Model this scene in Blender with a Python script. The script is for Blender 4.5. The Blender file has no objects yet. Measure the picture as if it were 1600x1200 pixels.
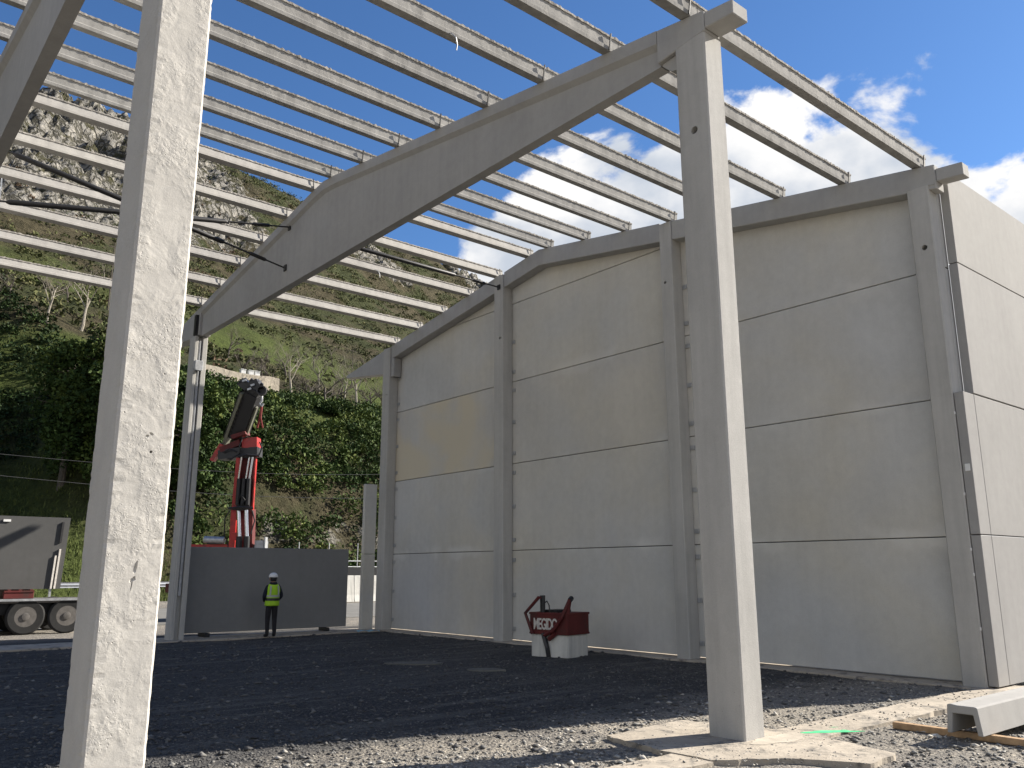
import bpy, bmesh, math, random
import numpy as np
from mathutils import Vector, Matrix, Quaternion

random.seed(7)
rng = np.random.default_rng(11)
SC = bpy.context.scene
COL = SC.collection
R = math.radians

# ------------------------------------------------------------------ camera
cam_d = bpy.data.cameras.new('camera')
cam = bpy.data.objects.new('camera', cam_d)
COL.objects.link(cam)
cam_d.sensor_width = 36.0
cam_d.lens = 1305.65 / 1600 * 36.0
cam_d.clip_start = 0.05
cam_d.clip_end = 4000
yaw, pitch, roll = R(50.0686), R(12.6657), R(-0.0944)
fw = Vector((math.cos(pitch) * math.cos(yaw), math.cos(pitch) * math.sin(yaw), math.sin(pitch)))
rt = Vector((math.sin(yaw), -math.cos(yaw), 0))
up = rt.cross(fw)
rt, up = rt * math.cos(roll) + up * math.sin(roll), up * math.cos(roll) - rt * math.sin(roll)
m3 = Matrix((rt, up, -fw)).transposed()
cam.matrix_world = Matrix.Translation((0, 0, 1.829)) @ m3.to_4x4()
SC.camera = cam

# ------------------------------------------------------------------ world and sun
SUN_AZ, SUN_EL = R(-16.5), R(30.3)
W = bpy.data.worlds.new('World')
SC.world = W
W.use_nodes = True
nt = W.node_tree
nt.nodes.clear()


def nn(tree, typ, **kw):
    n = tree.nodes.new(typ)
    for k, v in kw.items():
        setattr(n, k, v)
    return n


def math_node(tree, op, a, b=None, c=None, clamp=False):
    n = tree.nodes.new('ShaderNodeMath')
    n.operation = op
    n.use_clamp = clamp
    for i, v in enumerate((a, b, c)):
        if v is None:
            continue
        if isinstance(v, (int, float)):
            n.inputs[i].default_value = v
        else:
            tree.links.new(v, n.inputs[i])
    return n.outputs[0]


def map_range(tree, v, a, b, c, d, smooth=True):
    n = tree.nodes.new('ShaderNodeMapRange')
    n.interpolation_type = 'SMOOTHSTEP' if smooth else 'LINEAR'
    tree.links.new(v, n.inputs['Value'])
    for k, x in zip(('From Min', 'From Max', 'To Min', 'To Max'), (a, b, c, d)):
        n.inputs[k].default_value = x
    return n.outputs['Result']


SKY_STRENGTH = 0.060
sky = nn(nt, 'ShaderNodeTexSky', sky_type='NISHITA', sun_disc=False)
sky.sun_elevation = SUN_EL
sky.sun_rotation = math.pi / 2 - SUN_AZ
sky.altitude = 300
sky.air_density = 1.0
sky.dust_density = 0.3
sky.ozone_density = 2.5
bg_sky = nn(nt, 'ShaderNodeBackground')
bg_sky.inputs['Strength'].default_value = SKY_STRENGTH
tint = nn(nt, 'ShaderNodeMix', data_type='RGBA', blend_type='MULTIPLY')
tint.inputs['Factor'].default_value = 1.0
tint.inputs['B'].default_value = (0.60, 0.86, 1.14, 1)
nt.links.new(sky.outputs[0], tint.inputs['A'])
nt.links.new(tint.outputs['Result'], bg_sky.inputs['Color'])
tc = nn(nt, 'ShaderNodeTexCoord')
sep = nn(nt, 'ShaderNodeSeparateXYZ')
nt.links.new(tc.outputs['Generated'], sep.inputs[0])
az = math_node(nt, 'ARCTAN2', sep.outputs['Y'], sep.outputs['X'])
el = math_node(nt, 'ARCSINE', sep.outputs['Z'])
# cumulus bank: its mean top height over the compass, lower behind the mountain, then carried unseen round the sky as added fill light
azc = math_node(nt, 'ABSOLUTE', math_node(nt, 'SUBTRACT', az, R(84)))
top = map_range(nt, azc, R(8), R(52), R(16.0), R(31.0))
azr = math_node(nt, 'ABSOLUTE', math_node(nt, 'SUBTRACT', az, R(12)))
top = math_node(nt, 'SUBTRACT', top, map_range(nt, azr, R(2), R(14), R(5.0), 0.0))
cn = nn(nt, 'ShaderNodeTexNoise')
cn.inputs['Scale'].default_value = 6.0
cn.inputs['Detail'].default_value = 9.0
cn.inputs['Roughness'].default_value = 0.55
cn.inputs['Distortion'].default_value = 0.25
cmap = nn(nt, 'ShaderNodeMapping')
cmap.inputs['Scale'].default_value = (1, 1, 1.5)
cmap.inputs['Location'].default_value = (0.35, 0.1, 0.2)
nt.links.new(tc.outputs['Generated'], cmap.inputs[0])
nt.links.new(cmap.outputs[0], cn.inputs['Vector'])
dist = math_node(nt, 'MULTIPLY', math_node(nt, 'SUBTRACT', top, el), 2.6)
dist = math_node(nt, 'MINIMUM', dist, 0.22)
cov = math_node(nt, 'ADD', cn.outputs['Fac'], dist)
fac = map_range(nt, cov, 0.535, 0.61, 0.0, 1.0)
# shading of the cloud: thick parts white, undersides blue grey
cn2 = nn(nt, 'ShaderNodeTexNoise')
cn2.inputs['Scale'].default_value = 7.0
cn2.inputs['Detail'].default_value = 6.0
nt.links.new(cmap.outputs[0], cn2.inputs['Vector'])
shade = map_range(nt, cn2.outputs['Fac'], 0.36, 0.62, 0.0, 1.0)
cmix = nn(nt, 'ShaderNodeMix', data_type='RGBA')
nt.links.new(shade, cmix.inputs['Factor'])
cmix.inputs['A'].default_value = (0.26, 0.285, 0.325, 1)
cmix.inputs['B'].default_value = (0.46, 0.455, 0.45, 1)
bg_cl = nn(nt, 'ShaderNodeBackground')
bg_cl.inputs['Strength'].default_value = 1.0
nt.links.new(cmix.outputs['Result'], bg_cl.inputs['Color'])
ms = nn(nt, 'ShaderNodeMixShader')
nt.links.new(fac, ms.inputs[0])
nt.links.new(bg_sky.outputs[0], ms.inputs[1])
nt.links.new(bg_cl.outputs[0], ms.inputs[2])
wo = nn(nt, 'ShaderNodeOutputWorld')
nt.links.new(ms.outputs[0], wo.inputs['Surface'])

sl = bpy.data.lights.new('sun', 'SUN')
sl.energy = 5.0
sl.angle = R(0.5)
sl.color = (1.0, 0.93, 0.83)
sun = bpy.data.objects.new('sun', sl)
COL.objects.link(sun)
SUNV = Vector((math.cos(SUN_EL) * math.cos(SUN_AZ), math.cos(SUN_EL) * math.sin(SUN_AZ), math.sin(SUN_EL)))
sun.rotation_euler = (-SUNV).to_track_quat('-Z', 'Y').to_euler()
sun.location = (40, -10, 40)
SC.view_settings.view_transform = 'Standard'
SC.view_settings.look = 'None'
SC.view_settings.gamma = 1.0
SC.view_settings.use_curve_mapping = False
SC.view_settings.exposure = 1.2


# ------------------------------------------------------------------ materials
def new_mat(name, rough=0.8, spec=0.3, metal=0.0):
    m = bpy.data.materials.new(name)
    m.use_nodes = True
    b = m.node_tree.nodes['Principled BSDF']
    b.inputs['Roughness'].default_value = rough
    b.inputs['Specular IOR Level'].default_value = spec
    b.inputs['Metallic'].default_value = metal
    return m, m.node_tree, b


def noise(t, vec, scale, detail=4, rough=0.55, dist=0.0):
    n = t.nodes.new('ShaderNodeTexNoise')
    n.inputs['Scale'].default_value = scale
    n.inputs['Detail'].default_value = detail
    n.inputs['Roughness'].default_value = rough
    n.inputs['Distortion'].default_value = dist
    t.links.new(vec, n.inputs['Vector'])
    return n.outputs['Fac']


def ramp(t, fac, stops):
    n = t.nodes.new('ShaderNodeValToRGB')
    cr = n.color_ramp
    while len(cr.elements) < len(stops):
        cr.elements.new(0.5)
    for e, (p, c) in zip(cr.elements, stops):
        e.position = p
        e.color = (*c, 1) if len(c) == 3 else c
    t.links.new(fac, n.inputs[0])
    return n.outputs['Color']


def mixc(t, fac, a, b, blend='MIX'):
    n = t.nodes.new('ShaderNodeMix')
    n.data_type = 'RGBA'
    n.blend_type = blend
    for v, k in ((fac, 'Factor'), (a, 'A'), (b, 'B')):
        if isinstance(v, (int, float)):
            n.inputs[k].default_value = v
        elif isinstance(v, tuple):
            n.inputs[k].default_value = (*v, 1)
        else:
            t.links.new(v, n.inputs[k])
    return n.outputs['Result']


def position(t, scale=(1, 1, 1)):
    g = t.nodes.new('ShaderNodeNewGeometry')
    mp = t.nodes.new('ShaderNodeMapping')
    mp.inputs['Scale'].default_value = scale
    t.links.new(g.outputs['Position'], mp.inputs[0])
    return mp.outputs[0]


def bump(t, b, height, strength, distance):
    n = t.nodes.new('ShaderNodeBump')
    n.inputs['Strength'].default_value = strength
    n.inputs['Distance'].default_value = distance
    t.links.new(height, n.inputs['Height'])
    t.links.new(n.outputs[0], b.inputs['Normal'])


def rgb(c, k=1.0):
    return tuple(min(1, x * k) for x in c)


def concrete(name, base, contrast=0.12, streak=0.06, rough_bump=0.0, fine_bump=0.002, per_object=0.0, patch_col=None, bloom=False, dirt=None):
    m, t, b = new_mat(name, 0.9, 0.2)
    P = position(t)
    Ps = position(t, (2.2, 2.2, 0.16))
    n1 = noise(t, P, 0.55, 5, 0.6, 0.3)
    n2 = noise(t, P, 6.0, 5, 0.6)
    n3 = noise(t, P, 90.0, 3, 0.6)
    n4 = noise(t, Ps, 2.4, 4, 0.6)
    c = ramp(t, n1, [(0.28, rgb(base, 1 - contrast)), (0.72, rgb(base, 1 + contrast * 0.7))])
    c = mixc(t, 0.4, c, ramp(t, n2, [(0.3, rgb(base, 1 - contrast * 0.8)), (0.7, rgb(base, 1 + contrast * 0.7))]))
    c = mixc(t, 1.0, c, ramp(t, n4, [(0.30, (1 - streak * 2.6,) * 3), (0.55, (1, 1, 1)), (0.75, (1 + streak * 0.6,) * 3)]), 'MULTIPLY')
    c = mixc(t, 1.0, c, ramp(t, n3, [(0.3, (0.93,) * 3), (0.7, (1.05,) * 3)]), 'MULTIPLY')
    # small dark air holes
    v = t.nodes.new('ShaderNodeTexVoronoi')
    v.inputs['Scale'].default_value = 9.0
    t.links.new(P, v.inputs['Vector'])
    sp = map_range(t, v.outputs['Distance'], 0.02, 0.07, 1.0, 0.0)
    keep = map_range(t, noise(t, P, 2.3, 2), 0.55, 0.62, 0.0, 0.55)
    c = mixc(t, math_node(t, 'MULTIPLY', sp, keep), c, rgb(base, 0.35))
    if patch_col:
        c = mixc(t, map_range(t, noise(t, P, 0.45, 4, 0.5, 0.6), 0.36, 0.58, 0.0, 0.85), c, patch_col)
    if bloom:
        c = mixc(t, 1.0, c, ramp(t, noise(t, P, 0.28, 4, 0.55, 0.4), [(0.36, (0.965, 0.985, 1.02)), (0.64, (1.03, 1.0, 0.93))]), 'MULTIPLY')
    if dirt:
        c = mixc(t, map_range(t, noise(t, P, 3.2, 7, 0.72, 0.4), 0.50, 0.66, 0.0, 0.9), c, dirt)
    if bloom:
        sz_ = t.nodes.new('ShaderNodeSeparateXYZ')
        t.links.new(P, sz_.inputs[0])
        for zj, up_, am in ((2.40, .30, .55), (4.79, .22, .25), (7.14, .25, .25)):
            dz = math_node(t, 'SUBTRACT', sz_.outputs['Z'], zj)
            wv_ = math_node(t, 'MULTIPLY', noise(t, P, 1.7, 5, 0.6, 0.5), up_ * 2.0)
            band = math_node(t, 'MULTIPLY', map_range(t, math_node(t, 'SUBTRACT', wv_, math_node(t, 'ABSOLUTE', dz)), 0.0, up_ * .8, 0, 1), map_range(t, noise(t, P, 0.5, 3), 0.48, 0.62, 0, am))
            c = mixc(t, band, c, rgb(base, 1.28))
    if per_object:
        oi = t.nodes.new('ShaderNodeObjectInfo')
        c = mixc(t, 1.0, c, ramp(t, oi.outputs['Random'], [(0, rgb((1.0, 1.0, 1.02), 1 - per_object)), (1, rgb((1.02, 1.0, 0.96), 1 + per_object))]), 'MULTIPLY')
    t.links.new(c, b.inputs['Base Color'])
    if rough_bump:
        h1 = noise(t, P, 4.5, 3, 0.5, 0.8)
        h2 = noise(t, P, 21.0, 6, 0.7, 0.6)
        h3 = noise(t, P, 130.0, 3, 0.6)
        msk = map_range(t, noise(t, P, 2.6, 4, 0.6), 0.42, 0.66, 0.10, 1.0)
        h = math_node(t, 'ADD', math_node(t, 'MULTIPLY', h1, 0.75), math_node(t, 'MULTIPLY', math_node(t, 'MULTIPLY', h2, msk), 0.85))
        h = math_node(t, 'ADD', h, math_node(t, 'MULTIPLY', h3, 0.09))
        v9 = t.nodes.new('ShaderNodeTexVoronoi')
        v9.inputs['Scale'].default_value = 34.0
        t.links.new(P, v9.inputs['Vector'])
        pit = math_node(t, 'MULTIPLY', map_range(t, v9.outputs['Distance'], 0.05, 0.22, 1.0, 0.0), msk)
        h = math_node(t, 'SUBTRACT', h, math_node(t, 'MULTIPLY', pit, 0.22))
        h = math_node(t, 'SUBTRACT', h, math_node(t, 'MULTIPLY', math_node(t, 'MULTIPLY', sp, keep), 1.2))
        bump(t, b, h, 1.0, rough_bump)
    else:
        bump(t, b, n3, 0.6, fine_bump)
    return m


def plain(name, col, rough=0.6, metal=0.0, spec=0.4, var=0.25, scale=8.0, dirt=None):
    m, t, b = new_mat(name, rough, spec, metal)
    P = position(t)
    n1 = noise(t, P, scale, 5, 0.6)
    c = ramp(t, n1, [(0.3, rgb(col, 1 - var)), (0.7, rgb(col, 1 + var * 0.6))])
    if dirt:
        c = mixc(t, map_range(t, noise(t, P, scale * 0.6, 6, 0.7), 0.5, 0.68, 0, 0.8), c, dirt)
    t.links.new(c, b.inputs['Base Color'])
    bump(t, b, noise(t, P, scale * 8, 3), 0.25, 0.004)
    return m


M = {}
M['col'] = concrete('precast_concrete', (0.455, 0.445, 0.415), 0.12, 0.05, rough_bump=0.0, fine_bump=0.004, per_object=0.05)
M['rough'] = concrete('rough_cast_concrete', (0.50, 0.48, 0.44), 0.10, 0.02, rough_bump=0.013)
M['beam'] = concrete('beam_concrete', (0.395, 0.388, 0.368), 0.14, 0.025, fine_bump=0.003, per_object=0.04)
M['purlin'] = concrete('purlin_concrete', (0.45, 0.432, 0.395), 0.16, 0.05, rough_bump=0.004, per_object=0.08)
M['purlin_near'] = concrete('near_purlin_concrete', (0.37, 0.36, 0.335), 0.22, 0.09, rough_bump=0.006, per_object=0.10)  # darker, more streaked mix for the near slope purlins
M['fringe'] = concrete('purlin_rough_edge', (0.30, 0.28, 0.25), 0.35, 0.10, rough_bump=0.02)
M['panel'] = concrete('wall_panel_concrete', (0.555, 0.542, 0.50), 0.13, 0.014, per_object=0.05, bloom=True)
M['panel_tan'] = concrete('tan_panel_concrete', (0.545, 0.53, 0.49), 0.10, 0.015, patch_col=(0.60, 0.535, 0.40))  # tan tone mixed in as soft patches
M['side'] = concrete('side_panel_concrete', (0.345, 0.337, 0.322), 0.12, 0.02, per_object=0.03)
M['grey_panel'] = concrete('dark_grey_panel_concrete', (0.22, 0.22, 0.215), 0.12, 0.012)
M['slab'] = concrete('footing_concrete', (0.42, 0.37, 0.30), 0.26, 0.0, rough_bump=0.016, dirt=(0.15, 0.14, 0.125))
M['spill'] = concrete('dusty_grey_spill', (0.15, 0.145, 0.125), 0.35, 0.0, rough_bump=0.01)
M['steel'] = plain('dark_steel', (0.035, 0.035, 0.036), 0.5, 0.3)
M['galv'] = plain('galvanised_steel', (0.45, 0.46, 0.47), 0.45, 0.6)
M['chrome'] = plain('chromed_rod', (0.75, 0.76, 0.80), 0.18, 1.0, var=0.05)
M['red'] = plain('crane_red_paint', (0.40, 0.022, 0.018), 0.38, 0.0, 0.5, 0.15, 4.0, dirt=(0.12, 0.016, 0.014))
M['black'] = plain('black_paint', (0.012, 0.012, 0.014), 0.45, 0.0, 0.5, 0.2)
M['rubber'] = plain('tyre_rubber', (0.018, 0.018, 0.018), 0.85)
M['hub'] = plain('wheel_rim_grey', (0.14, 0.13, 0.12), 0.6, 0.3)
M['olive'] = plain('olive_grey_rail', (0.17, 0.17, 0.13), 0.5, 0.1)
M['white'] = plain('white_paint', (0.72, 0.72, 0.70), 0.5, var=0.1)
M['oxide'] = plain('oxide_red_paint', (0.115, 0.022, 0.020), 0.65, 0.0, 0.3, 0.25, 3.0, dirt=(0.06, 0.03, 0.025))
M['cw'] = concrete('white_block_concrete', (0.62, 0.61, 0.56), 0.12, 0.10, rough_bump=0.006)
M['timber'] = plain('timber_batten', (0.42, 0.28, 0.16), 0.85, 0, 0.2, 0.3, 12)
M['vest'] = plain('hi_vis_lime', (0.36, 0.62, 0.03), 0.75, var=0.1)
M['band'] = plain('reflective_grey_band', (0.42, 0.44, 0.40), 0.5, var=0.1)
M['navy'] = plain('navy_cloth', (0.012, 0.014, 0.026), 0.9)
M['trouser'] = plain('dark_trousers', (0.020, 0.019, 0.022), 0.9)
M['skin'] = plain('skin', (0.42, 0.24, 0.17), 0.6, var=0.08)
M['blue_film'] = plain('blue_plastic_film', (0.25, 0.50, 0.62), 0.3, var=0.3)
M['green_paint'] = plain('green_spray_paint', (0.08, 0.62, 0.26), 0.7, var=0.35, scale=14)
M['letter'] = plain('white_lettering', (0.62, 0.58, 0.52), 0.6, var=0.2, scale=20)
M['bark'] = plain('grey_bark', (0.10, 0.085, 0.070), 0.9, var=0.4)
M['pale_bark'] = plain('pale_bark', (0.30, 0.27, 0.22), 0.9, var=0.3)
M['wire'] = plain('cable_black', (0.05, 0.05, 0.05), 0.6)
M['sling'] = plain('red_sling', (0.20, 0.03, 0.025), 0.8)
M['film_grey'] = plain('grey_plastic', (0.40, 0.41, 0.42), 0.5)


def ground_mat():
    m, t, b = new_mat('dark_crushed_gravel', 0.95, 0.15)
    P = position(t)
    v = t.nodes.new('ShaderNodeTexVoronoi')
    v.inputs['Scale'].default_value = 26
    t.links.new(P, v.inputs['Vector'])
    v2 = t.nodes.new('ShaderNodeTexVoronoi')
    v2.inputs['Scale'].default_value = 70
    t.links.new(P, v2.inputs['Vector'])
    sepc = t.nodes.new('ShaderNodeSeparateColor')
    t.links.new(v.outputs['Color'], sepc.inputs[0])
    sepd = t.nodes.new('ShaderNodeSeparateColor')
    t.links.new(v2.outputs['Color'], sepd.inputs[0])
    c = ramp(t, sepc.outputs[0], [(0.0, (0.055, 0.055, 0.058)), (0.55, (0.095, 0.092, 0.088)), (0.88, (0.14, 0.135, 0.125)), (1.0, (0.24, 0.23, 0.21))])
    c2 = ramp(t, sepd.outputs[0], [(0.0, (0.05, 0.05, 0.054)), (0.7, (0.10, 0.098, 0.095)), (1.0, (0.20, 0.19, 0.175))])
    c = mixc(t, 0.5, c, c2)
    # light put into colour: gravel paler outside for sun and bounce, darker shaded inside
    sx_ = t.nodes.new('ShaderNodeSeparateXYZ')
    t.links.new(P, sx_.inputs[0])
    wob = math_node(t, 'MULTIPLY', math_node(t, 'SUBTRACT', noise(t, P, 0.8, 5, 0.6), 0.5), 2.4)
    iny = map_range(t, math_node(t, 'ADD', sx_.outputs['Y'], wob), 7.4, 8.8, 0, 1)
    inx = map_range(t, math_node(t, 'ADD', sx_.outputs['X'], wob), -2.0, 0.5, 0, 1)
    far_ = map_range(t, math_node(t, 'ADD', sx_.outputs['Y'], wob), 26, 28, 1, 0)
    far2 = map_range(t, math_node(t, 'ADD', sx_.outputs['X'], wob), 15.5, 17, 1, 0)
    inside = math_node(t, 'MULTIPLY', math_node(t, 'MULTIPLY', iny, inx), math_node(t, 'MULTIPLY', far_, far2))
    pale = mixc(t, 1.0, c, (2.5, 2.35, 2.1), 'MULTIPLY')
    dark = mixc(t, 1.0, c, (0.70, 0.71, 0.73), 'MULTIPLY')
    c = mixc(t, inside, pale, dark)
    big = noise(t, P, 0.35, 5, 0.65, 0.5)
    c = mixc(t, 1.0, c, ramp(t, big, [(0.3, (0.72, 0.73, 0.76)), (0.7, (1.22, 1.2, 1.14))]), 'MULTIPLY')
    gpos = t.nodes.new('ShaderNodeNewGeometry')
    mpt = t.nodes.new('ShaderNodeMapping')
    mpt.inputs['Rotation'].default_value = (0, 0, 0.25)
    mpt.inputs['Scale'].default_value = (0.10, 1.5, 1)
    t.links.new(gpos.outputs['Position'], mpt.inputs[0])
    c = mixc(t, map_range(t, noise(t, mpt.outputs[0], 1.6, 5, 0.65, 0.6), 0.50, 0.66, 0, 0.5), c, (0.16, 0.155, 0.14))
    # pale dusty patches
    c = mixc(t, map_range(t, noise(t, P, 1.1, 5, 0.7), 0.58, 0.74, 0, 0.5), c, (0.20, 0.19, 0.165))
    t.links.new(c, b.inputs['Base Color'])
    h = math_node(t, 'ADD', math_node(t, 'MULTIPLY', v.outputs['Distance'], -1.0), math_node(t, 'MULTIPLY', v2.outputs['Distance'], -0.4))
    h = math_node(t, 'ADD', h, noise(t, P, 14, 4))
    bump(t, b, h, 0.9, 0.022)
    return m


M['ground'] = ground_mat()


def stone_mat():
    m, t, b = new_mat('loose_stone', 0.9, 0.2)
    a = t.nodes.new('ShaderNodeAttribute')
    a.attribute_name = 'tone'
    c = ramp(t, a.outputs['Fac'], [(0.0, (0.05, 0.05, 0.054)), (0.6, (0.12, 0.117, 0.112)), (0.9, (0.21, 0.205, 0.19)), (1.0, (0.40, 0.38, 0.34))])
    t.links.new(c, b.inputs['Base Color'])
    return m


M['stone'] = stone_mat()


def hill_mat():
    m, t, b = new_mat('hillside_ground', 0.95, 0.1)
    P = position(t)
    a = t.nodes.new('ShaderNodeAttribute')
    a.attribute_name = 'rock'
    g = t.nodes.new('ShaderNodeAttribute')
    g.attribute_name = 'grass'
    n1 = noise(t, P, 0.06, 6, 0.65, 0.4)
    n2 = noise(t, P, 0.7, 5, 0.7)
    grass = ramp(t, n2, [(0.25, (0.052, 0.066, 0.020)), (0.55, (0.095, 0.122, 0.034)), (0.8, (0.140, 0.165, 0.052))])
    scrub = ramp(t, n2, [(0.25, (0.040, 0.038, 0.022)), (0.5, (0.078, 0.068, 0.040)), (0.78, (0.135, 0.115, 0.072))])
    scrub = mixc(t, map_range(t, n1, 0.45, 0.60, 0, 0.75), scrub, ramp(t, n2, [(0.25, (0.022, 0.034, 0.012)), (0.8, (0.075, 0.092, 0.034))]))
    c = mixc(t, g.outputs['Fac'], scrub, grass)
    n3 = noise(t, P, 0.5, 7, 0.75, 0.6)
    rock = ramp(t, n3, [(0.25, (0.10, 0.095, 0.085)), (0.48, (0.27, 0.26, 0.235)), (0.72, (0.60, 0.56, 0.48))])
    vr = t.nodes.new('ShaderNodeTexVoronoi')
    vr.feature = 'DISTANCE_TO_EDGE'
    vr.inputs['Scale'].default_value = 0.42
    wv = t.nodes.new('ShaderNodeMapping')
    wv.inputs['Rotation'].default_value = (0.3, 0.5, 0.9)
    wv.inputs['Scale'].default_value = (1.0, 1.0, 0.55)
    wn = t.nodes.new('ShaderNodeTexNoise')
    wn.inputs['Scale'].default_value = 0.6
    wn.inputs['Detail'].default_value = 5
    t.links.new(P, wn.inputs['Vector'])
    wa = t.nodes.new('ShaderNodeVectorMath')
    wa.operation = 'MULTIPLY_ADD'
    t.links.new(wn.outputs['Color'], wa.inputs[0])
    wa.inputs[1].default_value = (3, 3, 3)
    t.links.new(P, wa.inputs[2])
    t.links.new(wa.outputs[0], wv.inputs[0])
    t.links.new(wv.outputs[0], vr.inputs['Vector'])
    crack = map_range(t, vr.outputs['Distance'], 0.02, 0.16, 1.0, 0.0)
    rock = mixc(t, math_node(t, 'MULTIPLY', crack, 0.8), rock, (0.055, 0.052, 0.035))  # crevice shade put into the rock colour
    rock = mixc(t, map_range(t, noise(t, P, 0.16, 6, 0.7), 0.53, 0.60, 0, 0.9), rock, (0.075, 0.072, 0.038))
    rf = math_node(t, 'ADD', a.outputs['Fac'], math_node(t, 'MULTIPLY', math_node(t, 'SUBTRACT', noise(t, P, 0.35, 6, 0.7), 0.5), 0.9))
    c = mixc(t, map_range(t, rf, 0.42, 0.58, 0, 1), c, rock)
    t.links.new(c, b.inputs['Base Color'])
    hb_ = math_node(t, 'ADD', noise(t, P, 0.9, 7, 0.75), math_node(t, 'MULTIPLY', noise(t, P, 3.0, 4, 0.7), 0.35))
    hb_ = math_node(t, 'SUBTRACT', hb_, math_node(t, 'MULTIPLY', math_node(t, 'MULTIPLY', crack, a.outputs['Fac']), 0.6))
    bump(t, b, hb_, 1.0, 1.5)
    return m


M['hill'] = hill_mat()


def leaf_mat(name, stops, scale=0.35, rough=0.6):
    m, t, b = new_mat(name, rough, 0.08)
    P = position(t)
    a = t.nodes.new('ShaderNodeAttribute')
    a.attribute_name = 'tone'
    f = math_node(t, 'ADD', math_node(t, 'MULTIPLY', a.outputs['Fac'], 0.55), math_node(t, 'MULTIPLY', noise(t, P, scale, 4, 0.6), 0.45))
    c = ramp(t, f, stops)
    t.links.new(c, b.inputs['Base Color'])
    return m


M['ivy'] = leaf_mat('evergreen_leaves', [(0.2, (0.012, 0.024, 0.008)), (0.48, (0.036, 0.062, 0.017)), (0.70, (0.085, 0.115, 0.030)), (0.92, (0.19, 0.20, 0.050))], 0.25, 0.65)  # top ramp stop puts sunlit highlights into the leaf colour
M['shade_leaf'] = leaf_mat('shade_toned_leaves', [(0.2, (0.008, 0.016, 0.006)), (0.6, (0.024, 0.042, 0.013)), (0.95, (0.06, 0.085, 0.022))], 0.25)  # leaf colour carries the left slope's shade
M['scrub'] = leaf_mat('scrub_leaves', [(0.2, (0.024, 0.032, 0.012)), (0.5, (0.066, 0.078, 0.030)), (0.8, (0.135, 0.130, 0.062)), (0.97, (0.18, 0.16, 0.09))], 0.03, 0.8)
M['heath'] = leaf_mat('brown_bracken', [(0.2, (0.045, 0.030, 0.020)), (0.5, (0.10, 0.068, 0.045)), (0.95, (0.19, 0.145, 0.10))], 0.05, 0.85)
M['twig'] = plain('bare_twigs', (0.17, 0.145, 0.12), 0.9, var=0.3, scale=0.6)
M['grass'] = leaf_mat('meadow_grass', [(0.2, (0.036, 0.050, 0.014)), (0.6, (0.082, 0.105, 0.030)), (0.95, (0.15, 0.165, 0.060))], 0.4, 0.8)


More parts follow.
